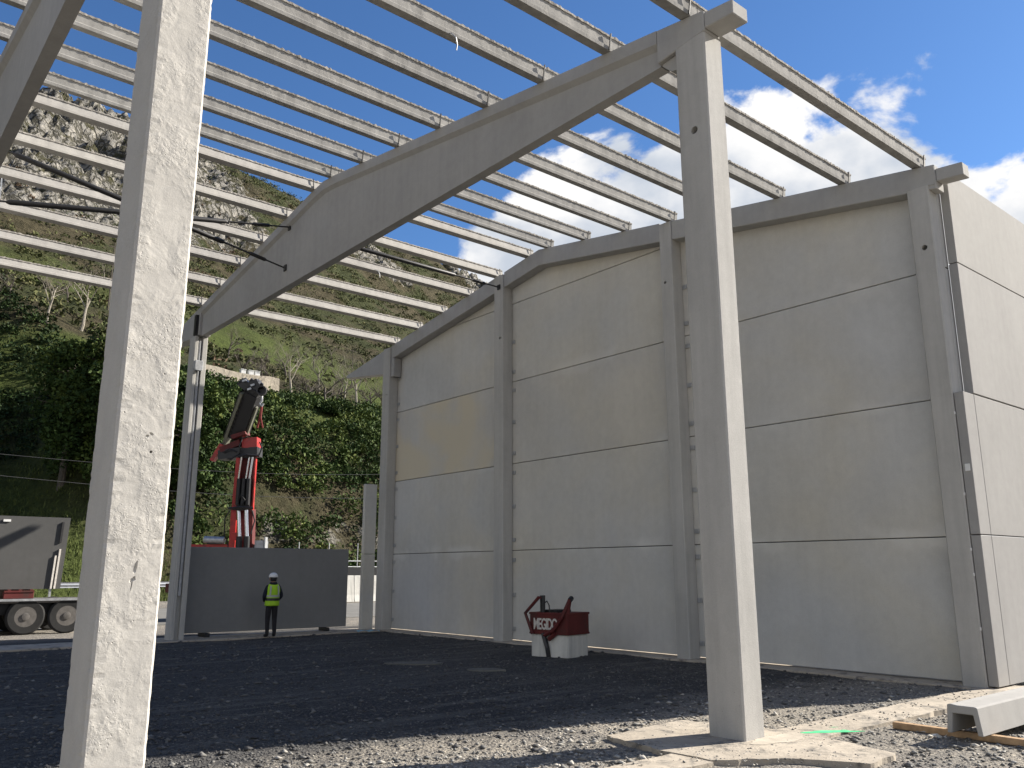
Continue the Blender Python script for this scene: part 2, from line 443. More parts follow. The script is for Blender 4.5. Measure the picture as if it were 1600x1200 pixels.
# ------------------------------------------------------------------ mesh helpers
class MB:
    def __init__(self):
        self.v, self.f, self.mi = [], [], []

    def add(self, verts, faces, mi=0):
        o = len(self.v)
        self.v += [tuple(p) for p in verts]
        self.f += [tuple(i + o for i in f) for f in faces]
        self.mi += [mi] * len(faces)
        return self

    def box(self, x0, x1, y0, y1, z0, z1, bev=0.0, mi=0, mat=None):
        if bev > 0:
            bm = bmesh.new()
            bmesh.ops.create_cube(bm, size=1)
            for v in bm.verts:
                v.co = ((x0 + x1) / 2 + v.co.x * (x1 - x0), (y0 + y1) / 2 + v.co.y * (y1 - y0), (z0 + z1) / 2 + v.co.z * (z1 - z0))
            bmesh.ops.bevel(bm, geom=bm.edges[:], offset=bev, segments=1, affect='EDGES')
            return self.bm(bm, mi, mat)
        p = [Vector((x, y, z)) for x in (x0, x1) for y in (y0, y1) for z in (z0, z1)]
        if mat:
            p = [mat @ q for q in p]
        return self.add(p, [(0, 1, 3, 2), (4, 6, 7, 5), (0, 4, 5, 1), (2, 3, 7, 6), (0, 2, 6, 4), (1, 5, 7, 3)], mi)

    def bm(self, bm, mi=0, mat=None):
        bm.verts.ensure_lookup_table()
        bm.verts.index_update()
        self.add([(mat @ v.co if mat else v.co.copy()) for v in bm.verts], [[v.index for v in f.verts] for f in bm.faces], mi)
        bm.free()
        return self

    def prism(self, poly, axis, a0, a1, bev=0.0, mi=0):
        """poly in the two other axes (x: yz, y: xz, z: xy)"""
        def mk(p, a):
            return {'x': (a, p[0], p[1]), 'y': (p[0], a, p[1]), 'z': (p[0], p[1], a)}[axis]
        n = len(poly)
        bm = bmesh.new()
        v0 = [bm.verts.new(mk(p, a0)) for p in poly]
        v1 = [bm.verts.new(mk(p, a1)) for p in poly]
        bm.faces.new(v0)
        bm.faces.new(v1[::-1])
        for i in range(n):
            bm.faces.new((v0[i], v1[i], v1[(i + 1) % n], v0[(i + 1) % n]))
        bmesh.ops.recalc_face_normals(bm, faces=bm.faces[:])
        if bev > 0:
            bmesh.ops.bevel(bm, geom=bm.edges[:], offset=bev, segments=1, affect='EDGES')
        return self.bm(bm, mi)

    def tube(self, pts, radii, n=8, mi=0, cap=True):
        pts = [Vector(p) for p in pts]
        if isinstance(radii, (int, float)):
            radii = [radii] * len(pts)
        rings = []
        prev = None
        for i, p in enumerate(pts):
            d = (pts[min(i + 1, len(pts) - 1)] - pts[max(i - 1, 0)]).normalized()
            if prev is None:
                a = d.cross(Vector((0, 0, 1)))
                if a.length < 1e-3:
                    a = d.cross(Vector((1, 0, 0)))
            else:
                a = prev - d * prev.dot(d)
            a.normalize()
            prev = a
            b = d.cross(a)
            rings.append([p + (a * math.cos(2 * math.pi * k / n) + b * math.sin(2 * math.pi * k / n)) * radii[i] for k in range(n)])
        vs = [q for r in rings for q in r]
        fs = []
        for i in range(len(rings) - 1):
            for k in range(n):
                fs.append((i * n + k, i * n + (k + 1) % n, (i + 1) * n + (k + 1) % n, (i + 1) * n + k))
        if cap:
            fs.append(tuple(range(n))[::-1])
            fs.append(tuple((len(rings) - 1) * n + k for k in range(n)))
        return self.add(vs, fs, mi)

    def lathe(self, prof, origin, axis, n=24, mi=0, cap=True):
        """prof = [(r, along)] revolved round axis"""
        d = Vector(axis).normalized()
        a = d.cross(Vector((0, 0, 1)))
        if a.length < 1e-3:
            a = d.cross(Vector((1, 0, 0)))
        a.normalize()
        b = d.cross(a)
        o = Vector(origin)
        vs, fs = [], []
        for r_, h in prof:
            for k in range(n):
                t_ = 2 * math.pi * k / n
                vs.append(o + d * h + (a * math.cos(t_) + b * math.sin(t_)) * r_)
        for i in range(len(prof) - 1):
            for k in range(n):
                fs.append((i * n + k, i * n + (k + 1) % n, (i + 1) * n + (k + 1) % n, (i + 1) * n + k))
        if cap:
            fs.append(tuple(range(n))[::-1])
            fs.append(tuple((len(prof) - 1) * n + k for k in range(n)))
        return self.add(vs, fs, mi)

    def build(self, name, mats, parent=None, origin=(0, 0, 0), smooth=False):
        o = Vector(origin)
        me = bpy.data.meshes.new(name)
        me.from_pydata([tuple(Vector(p) - o) for p in self.v], [], self.f)
        if not isinstance(mats, (list, tuple)):
            mats = [mats]
        for m in mats:
            me.materials.append(m)
        me.polygons.foreach_set('material_index', self.mi)
        bm = bmesh.new()
        bm.from_mesh(me)
        bmesh.ops.recalc_face_normals(bm, faces=bm.faces[:])
        bm.to_mesh(me)
        bm.free()
        if smooth:
            me.polygons.foreach_set('use_smooth', [True] * len(me.polygons))
            me.set_sharp_from_angle(angle=R(40))
        ob = bpy.data.objects.new(name, me)
        COL.objects.link(ob)
        if parent is not None:
            ob.parent = parent
            par = parent.parent
            base = parent.location if par is None else parent.location + par.location
            ob.location = o - base if False else o
        else:
            ob.location = o
        return ob


def tag(o, label=None, cat=None, group=None, kind='thing'):
    if label:
        o['label'] = label
    if cat:
        o['category'] = cat
    if group:
        o['group'] = group
    if kind:
        o['kind'] = kind
    return o


def empty(name, loc, label, cat, group=None, rz=0.0):
    o = bpy.data.objects.new(name, None)
    o.empty_display_size = 0.3
    COL.objects.link(o)
    o.location = loc
    o.rotation_euler = (0, 0, rz)
    return tag(o, label, cat, group)


def part(mb, name, mats, root, smooth=False):
    """mesh given in world coordinates, made a child of an unrotated root"""
    ob = mb.build(name, mats, None, root_world(root), smooth)
    ob.location = (0, 0, 0)
    ob.parent = root
    return ob


def root_world(o):
    v = Vector(o.location)
    while o.parent is not None:
        o = o.parent
        v += Vector(o.location)
    return v


def gouge(ob, c, size, rot):
    """a chipped dent with a rough outline"""
    bm = bmesh.new()
    bmesh.ops.create_icosphere(bm, subdivisions=2, radius=1)
    for v in bm.verts:
        v.co *= random.uniform(.75, 1.2)
        v.co = Vector((v.co.x * size[0], v.co.y * size[1], v.co.z * size[2]))
    cut_hole(ob, c, None, 0, 0, MB().bm(bm, 0, Matrix.Translation(c) @ Matrix.Rotation(rot, 4, 'Y')))


def cut_hole(ob, center, axis, radius, depth, mb=None):
    """a real drilled recess"""
    c = (mb or MB().lathe([(radius, -depth), (radius, depth)], center, axis, 16)).build('cutter', M['steel'])
    bpy.context.view_layer.update()
    md = ob.modifiers.new('cut', 'BOOLEAN')
    md.operation = 'DIFFERENCE'
    md.object = c
    md.solver = 'EXACT'
    dg = bpy.context.evaluated_depsgraph_get()
    me = bpy.data.meshes.new_from_object(ob.evaluated_get(dg))
    ob.modifiers.remove(md)
    old = ob.data
    me.name = old.name
    ob.data = me
    bpy.data.objects.remove(c)


def vnoise(x, y, seed=0):
    xi, yi = np.floor(x).astype(np.int64), np.floor(y).astype(np.int64)
    xf, yf = x - xi, y - yi
    u, v = xf * xf * (3 - 2 * xf), yf * yf * (3 - 2 * yf)

    def h(a, b):
        n = (a * 374761393 + b * 668265263 + seed * 974634777) & 0xFFFFFFFF
        n = ((n ^ (n >> 13)) * 1274126177) & 0xFFFFFFFF
        return ((n ^ (n >> 16)) & 0xFFFF) / 65535.0
    a, b, c, d = h(xi, yi), h(xi + 1, yi), h(xi, yi + 1), h(xi + 1, yi + 1)
    return (a * (1 - u) + b * u) * (1 - v) + (c * (1 - u) + d * u) * v


def fbm(x, y, octs=5, seed=0, gain=0.5):
    s, a, tot = 0.0, 1.0, 0.0
    for i in range(octs):
        s = s + a * (vnoise(x * 2 ** i + 13.7 * i, y * 2 ** i - 7.3 * i, seed + i) - 0.5)
        tot += a
        a *= gain
    return s / tot * 2


def grid_mesh(name, X, Y, Z, mat, attrs=None, smooth=True):
    ny, nx = X.shape
    co = np.stack([X, Y, Z], -1).reshape(-1, 3).astype(np.float32)
    idx = np.arange(ny * nx).reshape(ny, nx)
    q = np.stack([idx[:-1, :-1], idx[:-1, 1:], idx[1:, 1:], idx[1:, :-1]], -1).reshape(-1, 4)
    return np_mesh(name, co, q, mat, attrs, smooth)


def np_mesh(name, co, faces, mat, attrs=None, smooth=False):
    me = bpy.data.meshes.new(name)
    k = faces.shape[1]
    me.vertices.add(len(co))
    me.vertices.foreach_set('co', co.astype(np.float32).ravel())
    me.loops.add(faces.size)
    me.loops.foreach_set('vertex_index', faces.astype(np.int32).ravel())
    me.polygons.add(len(faces))
    me.polygons.foreach_set('loop_start', np.arange(0, faces.size, k, dtype=np.int32))
    me.polygons.foreach_set('loop_total', np.full(len(faces), k, np.int32))
    me.update(calc_edges=True)
    if smooth:
        me.polygons.foreach_set('use_smooth', np.ones(len(faces), bool))
    for a, vals in (attrs or {}).items():
        at = me.attributes.new(a, 'FLOAT', 'POINT')
        at.data.foreach_set('value', vals.astype(np.float32).ravel())
    me.materials.append(mat)
    ob = bpy.data.objects.new(name, me)
    COL.objects.link(ob)
    return ob


def leaf_cloud(name, pts, size, mat, tone=None, aspect=0.55, upright=0.0):
    """one small folded-free quad per point, random attitude"""
    n = len(pts)
    a = rng.normal(size=(n, 3))
    a[:, 2] *= (1 - upright)
    if upright:
        a = np.stack([rng.normal(size=n) * 0.3, rng.normal(size=n) * 0.3, np.ones(n)], -1)
    a /= np.linalg.norm(a, axis=1, keepdims=True)
    b = rng.normal(size=(n, 3))
    b -= a * np.sum(a * b, 1, keepdims=True)
    b /= np.linalg.norm(b, axis=1, keepdims=True)
    s = (size * rng.uniform(0.6, 1.35, n))[:, None]
    a, b = a * s, b * s * aspect
    co = np.stack([pts - a, pts - b * 0.9, pts + a, pts + b], 1).reshape(-1, 3)
    fc = np.arange(n * 4).reshape(n, 4)
    if tone is None:
        tone = rng.uniform(0, 1, n)
    return np_mesh(name, co, fc, mat, {'tone': np.repeat(tone, 4)})


# ------------------------------------------------------------------ roof and terrain functions
RIDGE_Y, RIDGE_Z, SLOPE = 16.4, 10.64, 0.155


def roofz(y):
    return RIDGE_Z - SLOPE * abs(y - RIDGE_Y)


C15, S15 = math.cos(R(15)), math.sin(R(15))
PR = np.array([(40, -0.8), (50, -0.5), (54, 1.5), (57, 6.0), (62, 14.0), (67, 19.0), (72, 20.6), (80, 24.0), (110, 38.0), (150, 61.0), (185, 89.0), (215, 121.0), (234, 137.0), (262, 138.0), (330, 120)])
PL = np.array([(40, -0.8), (50, -0.4), (55, 2.6), (62, 5.8), (67, 7.2), (73, 11.5), (84, 20.5), (95, 28), (110, 38.0), (150, 61.0), (185, 89.0), (215, 121.0), (234, 137.0), (262, 138.0), (330, 120)])


def to_xy(s, n):
    return s * C15 - n * S15, s * S15 + n * C15


def hill_parts(s, n):
    """height, rock mask, grass mask on the slope (s along the ridge, n towards it)"""
    hr = np.interp(n, PR[:, 0], PR[:, 1])
    hl = np.interp(n, PL[:, 0], PL[:, 1])
    k = np.clip((s + 4 * fbm(n * 0.05, s * 0.05, 2, 5) - 30) / 11, 0, 1)
    k = k * k * (3 - 2 * k)
    h = hl * (1 - k) + hr * k
    amp = np.clip((n - 52) / 60, 0, 1)
    big = fbm(s * 0.017, n * 0.017, 4, 21)
    h = h + amp * 7.0 * big
    h = h + np.clip((n - 50) / 15, 0, 1) * 1.1 * fbm(s * 0.11, n * 0.11, 4, 31)
    # skyline dips to the right of the picture
    up_ = np.clip((n - 150) / 70, 0, 1)
    rockn = fbm(s * 0.020, n * 0.028, 4, 77)
    # cliffs on the upper left and in patches along the crest
    left = np.clip((172 - s) / 40, 0, 1)
    band = np.clip((n - 158 - 0.32 * (s - 60) + 30 * rockn) / 14, 0, 1) * left
    crest = np.clip((n - 212) / 10, 0, 1) * np.clip((rockn - 0.10) * 6, 0, 1)
    mid = np.clip(1 - np.abs(n - 204) / 13, 0, 1) * np.clip(1 - np.abs(s - 206) / 26, 0, 1) * 1.6
    rock = np.clip(np.maximum(np.maximum(band, crest), mid), 0, 1)
    rg = 1 - np.abs(fbm(s * 0.085, n * 0.07, 5, 91, 0.6)) * 2
    rg2 = 1 - np.abs(fbm(s * 0.27, n * 0.22, 4, 96, 0.6)) * 2
    h = h + rock * (6.5 * (rg - 0.5) + 4.2 * (rg2 - 0.5)) * (0.6 + 0.4 * up_)
    gn = fbm(s * 0.028 + 3, n * 0.05, 4, 55)
    grass = np.clip((gn + 0.10) * 5, 0, 1) * np.clip((148 - n) / 30, 0, 1)
    grass = np.maximum(grass, (1 - k) * np.clip((76 - n) / 8, 0, 1))
    grass = grass * (1 - k * np.clip((66 - n) / 4, 0, 1))
    cutr = k * np.clip((59 - n) / 2, 0, 1) * np.clip((n - 51) / 1.5, 0, 1) * np.clip(fbm(s * .12, n * .3, 3, 7) * 4 + .3, 0, 1) * .5
    rock = np.maximum(rock, cutr)
    return h, rock, grass


def hill_h(s, n):
    return hill_parts(np.asarray(s, float), np.asarray(n, float))[0]


# ------------------------------------------------------------------ ground
def axis_pts(*segs):
    out = []
    for a, b, d in segs:
        out.append(np.arange(a, b, d))
    return np.concatenate(out)


gx = axis_pts((-1600, -100, 150), (-100, -6, 8), (-6, 2, 0.5), (2, 14, 0.11), (14, 20, 0.4), (20, 60, 5), (60, 1700, 130))
gy = axis_pts((-1600, -60, 140), (-60, -2, 6), (-2, 2, 0.5), (2, 10, 0.11), (10, 27, 0.3), (27, 60, 3), (60, 1700, 130))
GX, GY = np.meshgrid(gx, gy)
near = np.clip(1 - np.maximum(np.abs(GX - 8) - 12, 0) / 6, 0, 1) * np.clip(1 - np.maximum(np.abs(GY - 13) - 13, 0) / 6, 0, 1)
GZ = near * (0.035 * fbm(GX * 0.5, GY * 0.5, 4, 3) + 0.016 * fbm(GX * 3, GY * 3, 3, 4))
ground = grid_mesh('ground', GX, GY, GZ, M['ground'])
tag(ground, None, None, None, 'structure')

# paved strip of road behind the site
mb = MB()
mb.prism([(-60, 31.5), (90, 31.5), (90, 45.5), (-60, 45.5)], 'z', -0.1, 0.03)
road = tag(mb.build('road', plain('pale_worn_asphalt', (0.17, 0.165, 0.15), 0.9, scale=1.5)), None, None, None, 'structure')


# ------------------------------------------------------------------ hillside
sv = np.arange(-120, 430, 1.0)
nv = np.concatenate([np.arange(42, 118, 1.1), np.arange(118, 245, 0.8), np.arange(245, 330, 6)])
S_, N_ = np.meshgrid(sv, nv)
H_, RK, GR = hill_parts(S_, N_)
HX, HY = to_xy(S_, N_)
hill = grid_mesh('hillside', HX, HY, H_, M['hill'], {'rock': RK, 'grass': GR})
tag(hill, None, None, None, 'structure')


def scatter(n_try, s0, s1, n0, n1, dens):
    s = rng.uniform(s0, s1, n_try)
    n = n0 + (n1 - n0) * rng.uniform(0, 1, n_try) ** 1.0
    keep = rng.uniform(0, 1, n_try) < dens(s, n)
    s, n = s[keep], n[keep]
    x, y = to_xy(s, n)
    return s, n, x, y, hill_h(s, n)


def clump_pts(x, y, z, r, per, squash=0.75):
    m = len(x)
    d = rng.normal(size=(m, per, 3))
    d /= np.linalg.norm(d, axis=2, keepdims=True)
    d[..., 2] = np.abs(d[..., 2]) * 1.1 - 0.15
    rad = r[:, None] * rng.uniform(0.55, 1.08, (m, per))
    p = d * rad[..., None]
    p[..., 2] *= squash
    p += np.stack([x, y, z], -1)[:, None, :]
    return p.reshape(-1, 3)


def tone_of(p, m, per):
    """random leaf tone, each bush with its own lean"""
    return np.clip(np.repeat(rng.uniform(0.0, 0.75, m), per) + rng.uniform(-0.1, 0.35, m * per), 0, 1)


# evergreen bank behind the crane
def dens_bank(s, n):
    return np.clip((s - 36) / 5, 0, 1)


s, n, x, y, z = scatter(1500, 34, 150, 52.5, 73, dens_bank)
low = (n < 58.5) & (s > 42) & (s < 53) & (rng.uniform(0, 1, len(n)) < .72)
s, n, x, y, z = [a[~low] for a in (s, n, x, y, z)]
r_ = np.where(rng.uniform(0, 1, len(x)) < .12, rng.uniform(2.0, 3.0, len(x)), rng.uniform(0.8, 1.9, len(x)))
r_ = np.where(n > 66, np.minimum(r_ * .7, 1.5), r_)
pp = clump_pts(x, y, z + 0.5, r_, 190, 1.05)
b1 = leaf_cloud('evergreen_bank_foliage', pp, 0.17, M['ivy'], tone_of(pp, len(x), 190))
tag(b1, 'dense ivy and evergreen bushes covering the steep bank behind the red crane', 'shrubbery', None, 'stuff')

# scrub over the slope
def dens_scrub(s, n):
    _, rk, gr = hill_parts(s, n)
    return np.clip(1.0 - 0.9 * gr, 0.06, 1) * np.clip(1 - rk * 0.93, 0.05, 1)


s, n, x, y, z = scatter(9500, 5, 400, 74, 236, dens_scrub)
r_ = rng.uniform(0.5, 1.5, len(x)) * (1 + 0.5 * (n > 120))
pp = clump_pts(x, y, z, r_, 26, 0.8)
b2 = leaf_cloud('scrub', pp, 0.30, M['scrub'], tone_of(pp, len(x), 26))
tag(b2, 'olive and brown scrub growing all over the mountain slope', 'scrub', None, 'stuff')


def dens_heath(s, n):
    _, rk, gr = hill_parts(s, n)
    return np.clip(fbm(s * 0.03, n * 0.045, 3, 123) * 6 - 0.2, 0, 1) * (1 - 0.8 * gr) * (1 - rk * 0.8)


s, n, x, y, z = scatter(7000, 10, 400, 74, 215, dens_heath)
r_ = rng.uniform(0.6, 1.7, len(x))
pp = clump_pts(x, y, z, r_, 22, 0.6)
b3 = leaf_cloud('bracken', pp, 0.30, M['heath'], tone_of(pp, len(x), 22))
tag(b3, 'patches of dead brown bracken on the mountain slope', 'bracken', None, 'stuff')

# bushes on the left bank, the slope's shade put into their dark leaf colour
def dens_dark(s, n):
    return np.clip((41 - s) / 3, 0, 1) * np.clip((n - 70) / 4, 0, 1) * np.clip((101 - n) / 8, 0.0, 1)


s, n, x, y, z = scatter(1500, -30, 42, 68, 102, dens_dark)
r_ = rng.uniform(0.7, 1.9, len(x))
pp = clump_pts(x, y, z + 0.1, r_, 90, 0.9)
b4 = leaf_cloud('bank_undergrowth', pp, 0.17, M['shade_leaf'], tone_of(pp, len(x), 90))
tag(b4, 'undergrowth behind the flatbed trailer, its leaf colour darkened for the shaded bank', 'undergrowth', None, 'stuff')

# rough grass: lower bank, both sides
def dens_grass(s, n):
    return np.clip((n - 49) / 3, 0.1, 1)


s, n, x, y, z = scatter(26000, -20, 95, 48.5, 71, dens_grass)
ok = (s < 40) | (n < 51.5)
s, n, x, y, z = [a[ok] for a in (s, n, x, y, z)]
pp = np.stack([x, y, z + 0.18], -1)
pp = np.repeat(pp, 4, 0) + rng.normal(size=(len(pp) * 4, 3)) * (0.25, 0.25, 0.04)
b5 = leaf_cloud('meadow_grass', pp, 0.17, M['grass'], None, 0.16, upright=1.0)
tag(b5, 'rough bright green grass along the foot of the bank', 'grass', None, 'stuff')


# ---- trees with trunk and crown
def branch_tree(seed, height, spread, levels=4, forks=3, r0=0.16):
    rnd = random.Random(seed)
    trunk, limbs, twigs = MB(), MB(), MB()

    def grow(p, d, length, rad, lev):
        pts, rads = [p], [rad]
        q, dd = Vector(p), Vector(d)
        k = 4 if lev < 2 else 3
        for i in range(k):
            dd = (dd + Vector((rnd.uniform(-1, 1), rnd.uniform(-1, 1), rnd.uniform(-0.3, 0.7))) * 0.16).normalized()
            q = q + dd * length / k
            pts.append(q.copy())
            rads.append(rad * (1 - 0.45 * (i + 1) / k))
        (trunk if lev == 0 else limbs if lev < 3 else twigs).tube(pts, rads, 6 if lev == 0 else 4 if lev < 3 else 3, 0, lev < 2)
        if lev >= levels:
            return
        for j in range(forks + (1 if lev > 0 else 1)):
            i = rnd.randint(max(1, k - 2), k) if lev > 0 else rnd.randint(2, k)
            ang = rnd.uniform(0, 2 * math.pi)
            side = Vector((math.cos(ang), math.sin(ang), rnd.uniform(-0.1, 0.5)))
            nd = (dd * rnd.uniform(0.5, 1.0) + side * spread).normalized()
            grow(pts[i], nd, length * rnd.uniform(0.5, 0.78), rads[i] * 0.62, lev + 1)
    grow(Vector((0, 0, -0.3)), Vector((0, 0, 1)), height * 0.38, r0, 0)
    return trunk, limbs, twigs


protos = []
for sd, h, sp, bk in ((3, 7.5, 0.85, 'bark'), (8, 6.2, 1.05, 'bark'), (15, 9.0, 0.7, 'pale_bark')):
    trunk, limbs, twigs = branch_tree(sd, h, sp)
    root = empty('bare_tree', (0, 0, 0), 'leafless winter tree standing on the grassy mountain slope', 'tree', 'leafless trees on the slope')
    t_ = trunk.build('trunk', M[bk], None)
    c_ = limbs.build('limbs', M[bk], None)
    k_ = twigs.build('crown', M['twig'], None)
    for o in (t_, c_, k_):
        o.parent = root
    protos.append(root)


def copy_thing(src, loc, rz=0.0, scale=1.0, label=None):
    c = src.copy()
    COL.objects.link(c)
    c.location = loc
    c.rotation_euler = (src.rotation_euler[0], src.rotation_euler[1], rz) if rz is not None else src.rotation_euler
    c.scale = (scale,) * 3
    if label:
        c['label'] = label
    for ch in src.children:
        k = ch.copy()
        COL.objects.link(k)
        k.parent = c
        for g in ch.children:
            kk = g.copy()
            COL.objects.link(kk)
            kk.parent = k
    return c


def hill_place(az_deg, dist_n):
    """ground point on the slope seen in a compass direction at slope distance n"""
    s_ = dist_n * math.tan(R(105 - az_deg))
    x_, y_ = to_xy(s_, dist_n)
    return (float(x_), float(y_), float(hill_h(s_, dist_n)))


spots = [(66.5, 78, 1, 0), (64.2, 76, 1.15, 1), (62.2, 77, 1.0, 0), (60.6, 80, 0.9, 1), (68.6, 82, 1.0, 0), (67.2, 90, .9, 1), (65.6, 96, 1.0, 0),
         (63.3, 88, .9, 2), (61.8, 97, 1.0, 1), (59.2, 76, 1.1, 0), (58.0, 80, 1.2, 1), (59.8, 92, .9, 0), (61.0, 112, 1, 1), (63.8, 116, .9, 0),
         (58.4, 108, 1, 0), (66.9, 108, .8, 1), (69.4, 94, .9, 0), (57.0, 94, 1.0, 1), (56.2, 112, 1.0, 0), (60.0, 128, .9, 1), (62.6, 132, .9, 0),
         (78.3, 88, 1.15, 2), (80.2, 86, .9, 2), (82.3, 92, .85, 1), (84.0, 86, .9, 2), (79.2, 98, .8, 0), (65.2, 73, 1.1, 2), (62.9, 72.5, 1.2, 0), (60.9, 73, 1.2, 2), (63.9, 81, 1.1, 1),
         (58.7, 72.5, 1.25, 0), (57.4, 75, 1.2, 2), (59.9, 84, 1.1, 1), (61.7, 84, 1.0, 2), (57.8, 88, 1.1, 0)]
used = set()
KIND = ['dark leafless tree with wide crown', 'low leafless tree with tangled crown', 'tall pale barked leafless tree']
ZN = lambda a_, n_: ('left of the near column' if a_ > 76 else 'on the ledge above the ivy bank' if n_ < 79 else 'on the green meadow' if n_ < 100 else 'high up on the brown scrub slope')
peers = {}
for sp_ in sorted(spots, key=lambda q: -q[0]):
    peers.setdefault((sp_[3], ZN(sp_[0], sp_[1])), []).append(sp_)
ORD = ['leftmost', 'second from left', 'third from left', 'fourth from left', 'fifth from left', 'sixth from left']


def tree_label(sp_):
    pr = peers[(sp_[3], ZN(sp_[0], sp_[1]))]
    base = KIND[sp_[3]] + ' ' + ZN(sp_[0], sp_[1])
    if len(pr) == 1:
        return base
    i = pr.index(sp_)
    return base + ', ' + ('rightmost' if i == len(pr) - 1 else ORD[i])


for sp_ in spots:
    a_, n_, sc_, k_ = sp_
    zone = ('left of the near column' if a_ > 76 else 'on the ledge above the ivy bank' if n_ < 79 else
            'on the green meadow' if n_ < 100 else 'high up on the brown scrub slope')
    p = hill_place(a_, n_)
    rz = random.uniform(0, 6.28)
    if k_ not in used:
        used.add(k_)
        protos[k_].location, protos[k_].rotation_euler, protos[k_].scale = p, (0, 0, rz), (sc_,) * 3
        protos[k_]['label'] = tree_label(sp_)
    else:
        copy_thing(protos[k_], p, rz, sc_, tree_label(sp_))


# evergreens added, mostly hidden by the columns, to shade the left slope
def evergreen(loc, h, rad, seed, label):
    lr = np.random.default_rng(seed)
    root = empty('added_evergreen', loc, label, 'tree', 'evergreens added to shade the bank')
    mb = MB()
    mb.tube([(0, 0, -0.5), (0.1, 0.05, h * 0.4), (0.0, 0.1, h * 0.92)], [0.28, 0.2, 0.05], 8)
    for k in range(14):
        zz = h * lr.uniform(0.25, 0.85)
        a = lr.uniform(0, 6.28)
        l_ = rad * 0.75 * (1 - 0.6 * (zz / h - 0.25))
        mb.tube([(0, 0.06, zz), (math.cos(a) * l_ * .5, math.sin(a) * l_ * .5, zz + .3), (math.cos(a) * l_, math.sin(a) * l_, zz + .5)], [0.09, 0.06, 0.02], 5)
    t_ = mb.build('trunk', M['bark'])
    t_.parent = root
    pts = []
    for k in range(46):
        zz = h * lr.uniform(0.14, 1.0)
        f = math.sin(math.pi * min(1, max(0.12, (zz / h) ** 0.8 * 0.93))) ** 0.7
        a = lr.uniform(0, 6.28)
        q = rad * f * lr.uniform(0.35, 0.95)
        cc = np.array([math.cos(a) * q, math.sin(a) * q, zz])
        d = lr.normal(size=(330, 3))
        d /= np.linalg.norm(d, axis=1, keepdims=True)
        pts.append(cc + d * lr.uniform(0.5, 1.05, (330, 1)) * lr.uniform(0.7, 1.5))
    pts = np.concatenate(pts)
    tone = np.repeat(lr.uniform(0, .7, 46), 330) + lr.uniform(-.1, .3, 46 * 330)
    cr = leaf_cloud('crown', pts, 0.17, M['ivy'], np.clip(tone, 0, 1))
    cr.parent = root


evergreen(hill_place(76.2, 60), 13.5, 4.0, 1, 'tallest added evergreen, hidden behind the big near column to shade the slope')
evergreen(hill_place(73.9, 58), 12.5, 3.6, 2, 'added evergreen between the near and far columns, put there to shade the slope')
evergreen(hill_place(71.2, 58), 9.5, 3.2, 3, 'rounded added evergreen just to the right of the far column')
evergreen(hill_place(78.4, 63), 10.5, 3.5, 4, 'added evergreen at the left edge of the near column, shading the slope')


# small masonry wall with hives on the terrace above the bank
def terrace():
    pts = []
    for i in range(9):
        a_ = 71.4 - i * 0.66
        pts.append(hill_place(a_, 76.5))
    root = empty('terrace_wall', pts[0], 'low pale stone retaining wall on the terrace above the evergreen bank', 'wall')
    mb = MB()
    zt = max(p[2] for p in pts) + 0.6
    for a, b in zip(pts[:-1], pts[1:]):
        a, b = Vector(a), Vector(b)
        d = (b - a)
        d.z = 0
        nrm = Vector((-d.y, d.x, 0)).normalized() * 0.35
        za, zb = a.z + 2.2, b.z + 2.2
        vs = [a - nrm, b - nrm, b + nrm, a + nrm]
        v8 = [(q.x, q.y, q.z - 1.5) for q in vs] + [(vs[0].x, vs[0].y, za), (vs[1].x, vs[1].y, zb), (vs[2].x, vs[2].y, zb), (vs[3].x, vs[3].y, za)]
        mb.add(v8, [(0, 1, 5, 4), (1, 2, 6, 5), (2, 3, 7, 6), (3, 0, 4, 7), (4, 5, 6, 7), (0, 3, 2, 1)])
    part(mb, 'masonry', concrete('pale_masonry', (0.36, 0.32, 0.26), 0.3, 0.1, rough_bump=0.05), root)
    for i, a_ in enumerate((68.4, 67.9, 67.5)):
        p = Vector(hill_place(a_, 76.5)) + Vector((0, 0, 2.42))
        m_ = MB()
        m_.box(p.x - .28, p.x + .28, p.y - .25, p.y + .25, p.z - .3, p.z + .25, 0.02)
        m_.box(p.x - .33, p.x + .33, p.y - .30, p.y + .30, p.z + .253, p.z + .32, 0.02)
        tag(m_.build('beehive', M['white'], None, p), ['white box beehive, left one of three on the terrace wall', 'white box beehive, middle one of three on the terrace wall', 'white box beehive, right one of three on the terrace wall'][i], 'beehive', 'beehives on the terrace')


terrace()


# lattice pylon, pole, overhead cables
def pylon():
    bx, by, bz = hill_place(83.75, 112)
    root = empty('lattice_pylon', (bx, by, bz), 'thin steel lattice pylon on the slope at the far left', 'pylon')
    Hh = 13.0
    mb = MB()
    for sx in (-1, 1):
        for sy in (-1, 1):
            mb.tube([(bx + sx * .7, by + sy * .7, bz - 1), (bx + sx * .35, by + sy * .35, bz + Hh)], 0.06, 4)
    part(mb, 'mast', M['galv'], root)
    mb = MB()
    for i in range(10):
        z0, z1 = bz + Hh * i / 10, bz + Hh * (i + 1) / 10
        w0, w1 = .7 - .035 * i, .7 - .035 * (i + 1)
        for a, b in (((-1, -1), (1, -1)), ((1, -1), (1, 1)), ((1, 1), (-1, 1)), ((-1, 1), (-1, -1))):
            mb.tube([(bx + a[0] * w0, by + a[1] * w0, z0), (bx + b[0] * w1, by + b[1] * w1, z1)], 0.035, 3)
            mb.tube([(bx + a[0] * w1, by + a[1] * w1, z1), (bx + b[0] * w1, by + b[1] * w1, z1)], 0.035, 3)
    part(mb, 'bracing', M['galv'], root)


